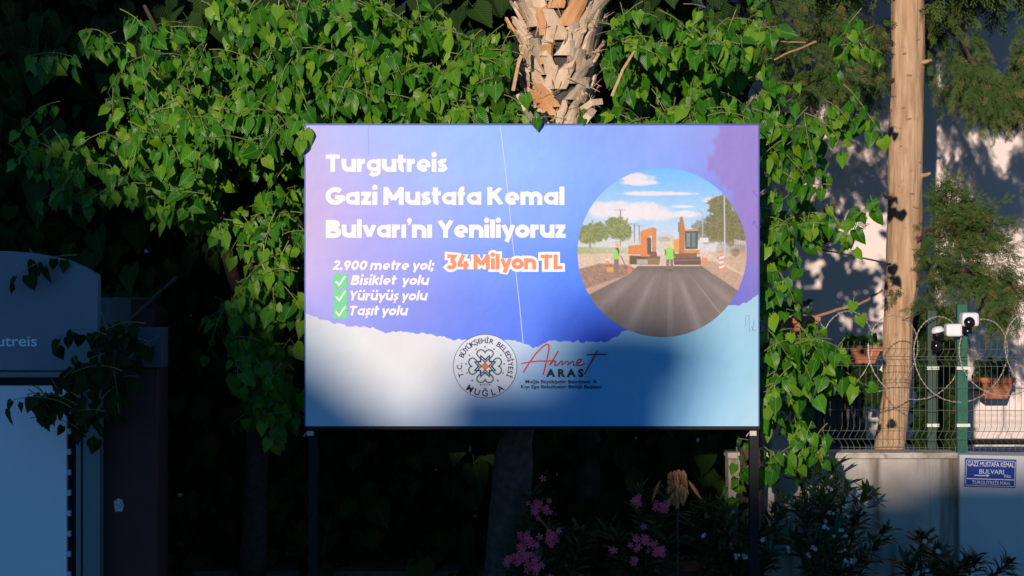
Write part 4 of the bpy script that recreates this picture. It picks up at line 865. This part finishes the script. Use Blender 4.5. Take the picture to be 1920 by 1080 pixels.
mixin(ell(530, 480, 30, 14, .4)*.7, Cc(170, 150, 120)); mixin(poly([(128, 470), (134, 470), (134, 525), (126, 525)]), Cc(110, 95, 60))
for (a, b, c_, d, k) in ((830, 300, 70, 62, 6), (860, 390, 110, 70, 7), (830, 440, 90, 60, 8), (920, 420, 60, 80, 9), (720, 415, 46, 44, 10), (760, 450, 60, 50, 11), (900, 480, 60, 40, 13)): mixin(ell(a, b, c_, d, .2, .85, k, .07)*(.75 if a < 800 else 1), Cc(118, 112, 66)*(.2+1.6*fbm(ZX*.13, ZY*.13, 80+k, 4)[..., None]))
mixin(poly([(728, 340), (734, 340), (734, 500), (728, 500)]), Cc(190, 185, 185)); mixin(poly([(700, 312), (732, 340), (728, 344), (697, 316)]), Cc(190, 185, 185))
mixin(poly([(715, 472), (762, 472), (762, 495), (715, 495)], 4), Cc(235, 230, 225)); mixin(poly([(900, 480), (970, 490), (970, 545), (900, 545)], 6), Cc(205, 190, 180))
for x_ in range(905, 970, 13): mixin(poly([(x_, 485), (x_+4, 485), (x_+4, 545), (x_, 545)])*.5, Cc(140, 120, 110))
mixin(poly([(810, 500), (960, 510), (960, 552), (800, 552)], 10)*.55, Cc(120, 95, 75)); mixin(ell(905, 548, 26, 22, .3, .4), Cc(110, 100, 60)*(.6+.8*NZ))
mixin(poly([(760, 545), (1000, 545), (1000, 700), (820, 590)], 10)*.5, Cc(188, 140, 112)*(.7+.6*NZ))
mixin(poly([(843, 240), (850, 240), (854, 575), (845, 575)]), Cc(205, 200, 198))
mixin(poly([(60, 640), (180, 608), (330, 615), (380, 640), (110, 790), (60, 700)], 8), Cc(158, 118, 98)*(.55+1.0*fbm(ZX*.11, ZY*.11, 31, 4)[..., None]))
mixin(poly([(100, 745), (370, 655), (400, 640), (128, 775)], 6), Cc(205, 160, 136))
mixin(poly([(700, 585), (800, 600), (980, 690), (960, 780), (730, 640)], 6), Cc(200, 158, 134)*(.75+.5*fbm(ZX*.12, ZY*.12, 32, 4)[..., None]))
mixin(ell(520, 530, 330, 50, .8)*.45, Cc(232, 212, 200))
road = poly([(385, 622), (725, 622), (945, 770), (1000, 1010), (0, 1010), (110, 782), (345, 660)], 4)
ang_ = np.arctan2(ZX-548, ZY-520); stv = fbm(ang_*14+20, ZY*.003, 41, 3)
mixin(road, (Cc(122, 106, 100)[None, None]*(.86+.28*stv[..., None])*(1+.12*(NZ-.5))))
for a_, w_, k_2 in ((-.85, .10, .3), (-.45, .12, .4), (.0, .012, .3), (.04, .06, .22), (.36, .10, .4), (.66, .018, .4), (.85, .08, .25)): mixin(road*np.clip(1-np.abs(ang_-a_)/w_, 0, 1)*k_2*np.clip((ZY-630)/120, 0, 1), Cc(192, 172, 166))
mixin(road*poly([(370, 612), (740, 612), (760, 650), (340, 650)], 24)*.45, Cc(95, 82, 74))
OR = Cc(232, 132, 60); DKc = Cc(92, 66, 52)
mixin(poly([(334, 514), (400, 508), (402, 560), (334, 560)]), OR); mixin(poly([(340, 566), (505, 570), (500, 615), (340, 613)], 5), DKc); mixin(poly([(380, 586), (440, 586), (440, 612), (380, 612)], 5), Cc(190, 170, 155))
mixin(poly([(398, 440), (432, 425), (450, 470), (455, 570), (400, 572)]), OR); mixin(poly([(434, 472), (456, 472), (457, 560), (436, 560)]), Cc(80, 76, 78)); mixin(poly([(405, 432), (470, 414), (486, 424), (484, 450), (420, 470)]), Cc(238, 140, 66))
mixin(poly([(460, 425), (484, 425), (483, 545), (462, 545)]), Cc(214, 138, 84)); mixin(poly([(442, 575), (498, 575), (500, 614), (444, 614)], 4), Cc(150, 112, 80)); mixin(poly([(456, 545), (484, 545), (490, 578), (450, 578)]), Cc(110, 84, 64))
mixin(poly([(574, 482), (606, 478), (606, 548), (576, 548)]), Cc(240, 160, 70)); mixin(poly([(600, 538), (715, 536), (715, 562), (600, 562)]), Cc(232, 140, 70)); mixin(poly([(634, 432), (700, 428), (708, 445), (704, 532), (638, 532)]), Cc(74, 84, 84)); mixin(poly([(646, 446), (664, 446), (664, 520), (646, 520)])*.6, Cc(150, 170, 168)); mixin(poly([(672, 446), (692, 446), (692, 520), (672, 520)])*.5, Cc(140, 160, 158)); mixin(poly([(632, 426), (704, 424), (708, 434), (632, 436)]), Cc(230, 150, 80))
mixin(poly([(610, 360), (624, 358), (636, 420), (634, 560), (606, 562), (604, 410)]), Cc(196, 122, 66)); mixin(poly([(600, 388), (606, 388), (606, 440), (600, 440)]), Cc(150, 96, 60)); mixin(poly([(576, 578), (720, 572), (722, 616), (578, 616)], 4), Cc(100, 72, 58)); mixin(poly([(580, 556), (700, 552), (700, 578), (580, 578)], 4), Cc(128, 92, 66)); mixin(poly([(590, 588), (716, 586), (716, 592), (590, 594)])*.6, Cc(170, 130, 104))
# road workers
mixin(poly([(535, 532), (547, 524), (560, 524), (576, 536), (576, 586), (536, 586)], 4), Cc(150, 222, 90)); mixin(poly([(529, 534), (536, 530), (536, 566), (530, 566)]), Cc(92, 96, 78)); mixin(poly([(576, 536), (582, 542), (580, 572), (575, 570)]), Cc(92, 96, 78)); mixin(ell(546, 516, 11, 10), Cc(250, 196, 60))
mixin(poly([(538, 586), (554, 586), (550, 640), (536, 640)]), Cc(122, 108, 104)); mixin(poly([(558, 586), (573, 586), (573, 642), (562, 642)]), Cc(122, 108, 104)); mixin(poly([(530, 640), (578, 642), (574, 650), (530, 648)])*.7, Cc(70, 56, 50))
mixin(poly([(258, 538), (276, 536), (284, 560), (282, 586), (254, 586)], 4), Cc(140, 218, 84)); mixin(poly([(262, 524), (282, 524), (288, 545), (284, 570), (276, 540)]), Cc(80, 84, 72)); mixin(ell(277, 513, 12, 9), Cc(250, 190, 60)); mixin(poly([(258, 586), (284, 586), (282, 662), (260, 662)]), Cc(128, 116, 108)); mixin(poly([(282, 566), (300, 570), (330, 640), (326, 642), (296, 576)])*.8, Cc(120, 92, 80))
for pts, c_ in (([(338, 612), (354, 655), (328, 660)], (242, 120, 76)), ([(219, 565), (236, 610), (210, 612)], (240, 150, 120)), ([(218, 630), (256, 628), (256, 656), (220, 654)], (244, 150, 66)), ([(728, 575), (756, 578), (756, 612), (730, 610)], (240, 140, 100)), ([(822, 556), (844, 556), (842, 650), (820, 648)], (240, 150, 130))): mixin(poly(pts), Cc(*c_))
for y_ in (575, 600, 625): mixin(poly([(820, y_), (845, y_-6), (845, y_+4), (820, y_+10)]), Cc(250, 240, 235))
mixin(poly([(212, 585), (232, 583), (233, 590), (211, 592)]), Cc(250, 240, 235))
IM = IM*(1+(np.random.default_rng(2).random((NR, NR, 1))-.5)*.10)
IM = IM*(1+(fbm(ZX*.16, ZY*.16, 90, 3)[..., None]-.5)*.4*np.clip((ZY-360)/120, 0, 1)[..., None]*(1-.7*road[..., None])); IM = IM*.92+disp((232, 206, 190))*.08
Xp = cxp+UX*rp; Yp = cyp+VY*rp
me = bpy.data.meshes.new('road_photograph'); idx = np.arange(NR*NR).reshape(NR, NR); rr_ = rad
ok = (rr_[:-1, :-1] < 1) | (rr_[1:, :-1] < 1) | (rr_[:-1, 1:] < 1) | (rr_[1:, 1:] < 1); ii, jj = np.nonzero(ok)
me.from_pydata(np.stack([((Xp-960)*PK).ravel(), np.full(NR*NR, DBB-.0015), (CZ-(Yp-540)*PK).ravel()], 1).tolist(), [], np.stack([idx[ii, jj], idx[ii+1, jj], idx[ii+1, jj+1], idx[ii, jj+1]], 1).tolist())
me.materials.append(pmx); a = me.color_attributes.new('Col', 'FLOAT_COLOR', 'POINT'); arr = np.ones((NR*NR, 4), np.float32); arr[:, :3] = np.clip(IM.reshape(-1, 3), .003, .93); a.data.foreach_set('color', arr.ravel())
obj_of('road_photograph', me, bb)

# lettering drawn with strokes (heavy geometric face)
WT = .272; H = WT/2; XH = .745; Rr = XH/2-H
def arc(cx, cy, rx, ry, a0, a1, n=12): return [(cx+rx*math.cos(R(a0+(a1-a0)*k/n)), cy+ry*math.sin(R(a0+(a1-a0)*k/n))) for k in range(n+1)]
bx = H+Rr*1.16; RX = Rr*1.16; cm = XH/2
bowl = arc(bx, cm, RX, Rr, 0, 360, 28); adv = 2*RX+WT
G = {
 'T': (.84, [[(0, 1-H), (.78, 1-H)], [(.39, 1), (.39, 0)]]),
 'u': (adv, [[(H, XH), (H, cm)]+arc(bx, cm, RX, Rr, 180, 360, 12)+[(H+2*RX, cm), (H+2*RX, XH)], [(H+2*RX, XH), (H+2*RX, 0)]]),
 'r': (.50, [[(H, XH), (H, 0)], arc(.45, XH-.36, .32, .36-H, 180, 88, 8)]),
 'g': (adv, [bowl, [(H+2*RX, XH), (H+2*RX, .02)]+arc(bx+.02, .02, RX-.02, .17, 0, -150, 10)]),
 't': (.50, [[(.2, .98), (.2, .27)]+arc(.36, .26, .16, .26-H, 180, 275, 6), [(0, XH-.1), (.49, XH-.1)]]),
 'e': (adv, [arc(bx, cm, RX, Rr+.01, -6, 0, 2)+arc(bx, cm, RX, Rr+.01, 4, 308, 24), ([(H, cm-.035), (H+2*RX+.1, cm-.035)], .15)]),
 'i': (WT+.02, [[(H, XH), (H, 0)], (arc(H, .985, .075, .075, 0, 360, 12), .152)]),
 'ı': (WT+.02, [[(H, XH), (H, 0)]]),
 's': (.55, [[(.48, XH-.13), (.40, XH-H+.03), (.25, XH-H+.02), (.14, XH-.2), (.2, cm+.02), (.36, cm-.03), (.43, .2), (.33, H-.02), (.17, H-.02), (.04, .16)]]),
 'G': (1.0, [arc(.52, .5, .40, .5-H, 45, 348, 26), [(.5, .44), (1.0, .44)], [(.90, .5), (.90, .22)]]),
 'a': (adv, [bowl, [(H+2*RX, XH), (H+2*RX, 0)]]),
 'z': (.60, [[(.02, XH-.115), (.57, XH-.115)], [(.44, XH-.12), (.14, .12)], [(.02, .115), (.58, .115)]]),
 'M': (1.14, [[(H, 0), (H, 1)], [(.12, .93), (.55, .3)], [(.98, .93), (.55, .3)], [(1.1-H, 0), (1.1-H, 1)]]),
 'f': (.46, [[(.19, 0), (.19, .76)]+arc(.35, .76, .16, .155, 180, 80, 6), ([(0, XH-.12), (.42, XH-.12)], .19)]),
 'K': (.90, [[(H, 0), (H, 1)], [(H, .42), (.72, 1.0)], [(.36, .58), (.76, 0)]]),
 'm': (1.22, [[(H, XH), (H, 0)], [(H, 0), (H, cm)]+arc(H+.23, cm+.02, .23, Rr, 180, 0, 10)+[(H+.46, 0)], arc(H+.69, cm+.02, .23, Rr, 180, 0, 10)+[(H+.92, 0)]]),
 'n': (adv, [[(H, XH), (H, 0)], [(H, cm)]+arc(bx, cm, RX, Rr, 180, 0, 12)+[(H+2*RX, 0)]]),
 'l': (WT+.02, [[(H, 1.03), (H, 0)]]),
 'B': (.86, [[(H, 0), (H, 1)], [(H, 1-H+.01), (.42, 1-H+.01)]+arc(.44, .74, .22, .135, 90, -90, 8)+[(H, .54)], [(H, .5), (.48, .5)]+arc(.48, .30, .25, .185, 90, -90, 8)+[(H, H-.01)]]),
 'v': (.74, [[(.10, XH), (.37, .08)], [(.64, XH), (.37, .08)]]),
 'Y': (.86, [[(.10, 1), (.43, .45)], [(.76, 1), (.43, .45)], [(.43, .55), (.43, 0)]]),
 'y': (.72, [[(.10, XH), (.37, .12)], [(.64, XH), (.27, -.22)]]),
 'o': (adv, [bowl]),
 'ü': (adv, None), 'ş': (.55, None),
 "'": (.24, [(arc(.13, .97, .07, .07, 0, 360, 12), .142), ([(.20, .97), (.17, .82), (.07, .72)], .10)]),
 'k': (.74, [[(H, 0), (H, 1.03)], [(H, .28), (.62, XH)], [(.32, .42), (.64, 0)]]),
 ' ': (.24, []), '.': (.30, [[(H-.14, H-.01), (H+.14, H-.01)]]), ';': (.30, [[(H, .46), (H, .73)], [(H+.03, .25), (H-.06, -.14)]]),
 '2': (.70, [arc(.34, .68, .24, .2, 165, -30, 12)+[(.12, .12)], [(.03, .12), (.66, .12)]]),
 '9': (.76, [arc(.37, .64, .24, .235, 0, 360, 20), [(.60, .58), (.34, 0)]]),
 '0': (.80, [arc(.39, .5, .265, .5-H, 0, 360, 24)]),
 '3': (.70, [[(.06, .88), (.58, .88), (.34, .6)], arc(.31, .34, .24, .22, 95, -150, 14)]),
 '4': (.80, [[(.42, 1), (.10, .28)], [(.03, .27), (.78, .27)], [(.56, .55), (.56, 0)]]),
 'L': (.62, [[(H, 1), (H, 0)], [(H, .12), (.60, .12)]]),
}
G['ü'] = (adv, G['u'][1]+[[(.08, .98), (.30, .98)], [(.46, .98), (.68, .98)]]); G['ş'] = (.55, G['s'][1]+[[(.26, .06), (.26, -.12)], [(.34, -.2), (.14, -.2)]])
G['-'] = (.5, [[(.05, .4), (.45, .4)]])
CLAMP = {'K': (0, 1), 'Y': (0, 1), 'M': (0, 1), 'v': (0, XH), 'y': (-.35, XH), 'k': (0, 1.03), 'z': (0, XH), '4': (0, 1), 'G': (-.02, 1.02)}
THIN = {'s', 'ş', 'e', 'g', 'a'}
def stroke(mb, pts, w, z, fn):
    P = [Vector((x, y, 0)) for x, y in pts]; P = [p for i, p in enumerate(P) if i == 0 or (p-P[i-1]).length > 1e-6]; n = len(P); closed = (P[0]-P[-1]).length < 1e-4; L = []; Rg = []
    for i in range(n):
        if closed: a = P[(i-1) % (n-1)]; b = P[(i+1) % (n-1)] if i < n-1 else P[1]
        else: a = P[max(i-1, 0)]; b = P[min(i+1, n-1)]
        d1 = (P[i]-a).normalized() if (P[i]-a).length > 1e-9 else None; d2 = (b-P[i]).normalized() if (b-P[i]).length > 1e-9 else None
        d1 = d1 or d2; d2 = d2 or d1; t = (d1+d2).normalized() if (d1+d2).length > 1e-6 else d1; nv = Vector((-t.y, t.x, 0)); k = min(1/max(.5, nv.dot(Vector((-d1.y, d1.x, 0)))), 1.6)
        L.append(P[i]+nv*w/2*k); Rg.append(P[i]-nv*w/2*k)
    base = len(mb.v)
    for k_, (a, b) in enumerate(zip(L, Rg)): zz = z-.000012*k_; mb.v.append(tuple(fn(a.x, a.y, zz))); mb.v.append(tuple(fn(b.x, b.y, zz)))
    for i in range(n-1): mb.f.append((base+2*i, base+2*i+1, base+2*i+3, base+2*i+2))
def heavy(name, s, px0, px1, base_y, cap, m, layer, shear=0, w=WT, extra=0, parent=None, spacing=.032):
    tot = sum(G[c][0]+spacing for c in s)-spacing; sx = (px1-px0)/tot; x = 0; mb = MB(); n_ = 0
    for ch in s:
        a, st = G[ch]
        for k, p in enumerate(st):
            fixed = None
            if isinstance(p, tuple): p, fixed = p
            horiz = len(p) == 2 and abs(p[0][1]-p[1][1]) < .01
            ww = (w*(.84 if horiz or ch in THIN else 1))
            if ch in 'üi' and p[0][1] > .95 and horiz: ww = .22
            if ch == 'ş' and p[0][1] < .1: ww = .13
            if ch in ".'": ww = .27 if ch == '.' else .17
            if fixed: ww = fixed*w/WT
            if extra:
                ww += extra
                if len(p) == 2 or p[0] != p[-1]:
                    q = [Vector(v) for v in p]; d = (q[0]-q[1]).normalized()*extra/2; e_ = (q[-1]-q[-2]).normalized()*extra/2; p = [tuple(q[0]+d)]+list(p[1:-1])+[tuple(q[-1]+e_)]
            n_ += 1; ox = x; lo, hi = CLAMP.get(ch, (-9, 9))
            stroke(mb, p, ww, -.00035*(n_ % 3), lambda X, Y, Z: Vector(((px0+(X+ox)*sx+shear*Y*cap-960)*PK, DBB-layer+Z, CZ-(base_y-min(hi, max(lo, Y))*cap-540)*PK)))
        x += a+spacing
    return mb.build(name, m, parent or bb)
wh = mat('print_white', (.84, .79, .75), .55, spec=.25); org = mat('print_orange', tuple(disp((252, 150, 112))), .55, spec=.25)
heavy('headline', 'Turgutreis', 611, 839, 322.5, 33, wh, .003); heavy('headline', 'Gazi Mustafa Kemal', 611, 1059, 384.5, 33.5, wh, .003); heavy('headline', "Bulvarı'nı Yeniliyoruz", 611, 1061, 446, 33.5, wh, .003)
heavy('price_outline', '34 Milyon TL', 837, 1055, 505, 28, wh, .003, w=.27, extra=.34); heavy('price_lettering', '34 Milyon TL', 837, 1055, 505, 28, org, .0045, w=.265)
heavy('list_lettering', '2.900 metre yol;', 623, 813, 506.5, 18.5, wh, .003, shear=.22, w=.24)
heavy('list_lettering', 'Bisiklet  yolu', 657, 803, 534.5, 18.5, wh, .003, shear=.22, w=.24); heavy('list_lettering', 'Yürüyüş yolu', 653, 800, 563.5, 18.5, wh, .003, shear=.22, w=.24); heavy('list_lettering', 'Taşıt yolu', 653, 763, 591.5, 18.5, wh, .003, shear=.22, w=.24)
gr_ = mat('print_green', tuple(disp((120, 222, 150))), .55, spec=.25)
def B2(px, py, l): return Vector(((px-960)*PK, DBB-l, CZ-(py-540)*PK))
for y_ in (513.5, 542, 570.5):
    c = MB().quad(B2(625.5, y_, .002), B2(625.5, y_+26.5, .002), B2(651.5, y_+26.5, .002), B2(651.5, y_, .002)).build('check_box', gr_, bb)
    mb = MB(); stroke(mb, [(630, y_+14), (636, y_+21), (647.5, y_+4)], 3.2, 0, lambda X, Y, Z: B2(X, Y, .003)); mb.build('tick', wh, c)
def ink(name, pts, w, m, l=.003, parent=None):
    mb = MB(); stroke(mb, pts, w, 0, lambda X, Y, Z: B2(X, Y, l-Z)); return mb.build(name, m, parent or bb)
# creases and scuffs in the vinyl
cr_m = mat('crease', tuple(disp((205, 215, 250))), .5)
ink('crease', [(938, 236), (942, 270), (948, 320), (956, 400), (966, 500), (974, 570), (981, 645)], 1.3, cr_m, .0017); ink('crease', [(690.5, 236), (691, 290)], .9, mat('crease_dark', tuple(disp((140, 155, 225))), .5), .0017)
scf = mat('scuff', tuple(disp((120, 140, 160))), .7)
for p in ([(1398, 592), (1404, 592), (1405, 622)], [(1398, 594), (1398, 612)], [(1409, 612), (1413, 620), (1419, 618)], [(1410, 622), (1414, 600)]): ink('scuff', p, .8, scf)
for p in ([(1412, 358), (1419, 368)], [(1410, 420), (1414, 414), (1419, 428)]): ink('scuff', p, 2, mat('scuff_blue', tuple(disp((110, 110, 205))), .7))
# seal
navy = mat('print_navy', (.012, .02, .11), .55, spec=.25); grn = mat('print_teal', (.01, .115, .085), .55, spec=.25); so = mat('print_orange_dark', tuple(disp((240, 118, 70))), .55, spec=.25)
sx, sy = 909.5, 686.5
mb = MB(); n = 64; mb.v = [tuple(B2(sx+59.5*math.cos(2*PI*k/n), sy+59.5*math.sin(2*PI*k/n), .0018)) for k in range(n)]; mb.f = [tuple(range(n-1, -1, -1))]
mb.build('seal_disc', mat('seal_ground', tuple(disp((232, 226, 234))), .55, spec=.25), bb)
ink('seal_ring', [(sx+59.5*math.cos(2*PI*k/72), sy+59.5*math.sin(2*PI*k/72)) for k in range(73)], .9, navy)
for q in range(4):
    A_ = q*PI/2; hp = []
    for t_ in np.linspace(0, 1, 29):          # heart petal pointing inwards
        th = 2*PI*t_; hx = 16*math.sin(th)**3; hy = 13*math.cos(th)-5*math.cos(2*th)-2*math.cos(3*th)-math.cos(4*th)
        X_, Y_ = hx*.97, -(hy*.86+20.5); hp.append((sx+X_*math.cos(A_)-Y_*math.sin(A_), sy+X_*math.sin(A_)+Y_*math.cos(A_)))
    ink('clover_petal', hp, 2.4, grn, .003+.0001*q)
st_ = []
for k in range(16): r_ = 21 if k % 2 == 0 else 12; a_ = PI/2+PI/8+PI*k/8; st_.append((sx+r_*math.cos(a_), sy+r_*math.sin(a_)))
st_.append(st_[0]); ink('star', st_, 3.0, navy, .0036)
mb = MB(); n = 8; mb.v = [tuple(B2(sx+6.5*math.cos(PI/8+2*PI*k/n), sy+6.5*math.sin(PI/8+2*PI*k/n), .0036)) for k in range(n)]; mb.f = [tuple(range(n-1, -1, -1))]; mb.build('seal_centre', so, bb)
for k in range(13):
    a_ = -PI/2+2*PI*k/13; c = (sx+36*math.cos(a_), sy+36*math.sin(a_)); ink('dot', [(c[0]-1.3, c[1]), (c[0]+1.3, c[1])], 2.6, navy)
def ring_text(s, r, a0, a1, h, m, flip=False):
    for k, ch in enumerate(s):
        if ch == ' ': continue
        a_ = R(a0+(a1-a0)*k/(len(s)-1)); c = (sx+r*math.cos(a_), sy-r*math.sin(a_)); rot = (a_-PI/2) if not flip else (a_+PI/2)
        def fn(x, y, c=c, rot=rot):
            X_ = x*math.cos(rot)-y*math.sin(rot); Y_ = x*math.sin(rot)+y*math.cos(rot); return B2(c[0]+X_, c[1]-Y_, .0034)
        put_text('seal_letter', ch, m, bb, fn, size=h/.72, offset=.02, align='CENTER')
ring_text('T.C. BÜYÜKŞEHİR BELEDİYESİ', 43.5, 200, -22, 9.5, navy); ring_text('MUĞLA', 56.5, 236, 304, 12, navy, True)
put_text('seal_letter', '1921', navy, bb, lambda x, y: B2(sx-5.5+x, sy+37-y, .0034), size=6.5, width=11)
# signature
def sig_col(x): return red_m if x < 1060 else drk_m
red_m = mat('ink_red', (.62, .035, .02), .55, spec=.25); drk_m = mat('ink_dark_red', (.34, .02, .022), .55, spec=.25); blk = mat('ink_black', (.008, .014, .03), .55, spec=.25)
ink('signature_stroke', [(981, 698), (990, 684), (1003, 665), (1017, 650), (1025, 645), (1029, 647), (1029, 656), (1024, 680), (1018, 703)], 2.6, red_m, .0030)
ink('signature_stroke', [(977, 682), (990, 679), (1008, 677), (1028, 677), (1034, 676)], 2.4, red_m, .0031)
ink('signature_stroke', [(1047, 658), (1036, 676), (1030, 685)], 2.6, red_m, .0032)
ink('signature_stroke', [(1031, 684), (1037, 677), (1041, 677), (1040, 685), (1046, 684), (1052, 677), (1055, 678), (1053, 685), (1058, 681), (1063, 677), (1066, 679), (1064, 685), (1069, 681), (1073, 677), (1076, 679), (1075, 685), (1081, 684)], 2.2, drk_m, .0033)
ink('signature_stroke', [(1081, 683), (1088, 678), (1090, 674), (1086, 673), (1081, 679), (1082, 685), (1089, 685), (1097, 681)], 2.2, drk_m, .0034)
ink('signature_stroke', [(1120, 658), (1110, 676), (1102, 690), (1096, 702)], 2.6, drk_m, .0035)
ink('signature_stroke', [(1100, 665), (1138, 664)], 2.4, drk_m, .0036)
def btext(nm, s, px, py, cap, w, off): put_text(nm, s, blk, bb, lambda x, y: B2(px+x, py-y, .0037), size=cap/.72, width=w, offset=off)
put_text('surname', 'A R A S', blk, bb, lambda x, y: B2(1024+x, 706-y, .0037), size=14/.72, width=70, offset=.05)
btext('small_lettering', 'Muğla Büyükşehir Belediyesi  &', 985, 718.5, 6.5, 134, .018); btext('small_lettering', 'Kıyı Ege Belediyeler Birliği Başkanı', 977, 728, 6.5, 151, .018)
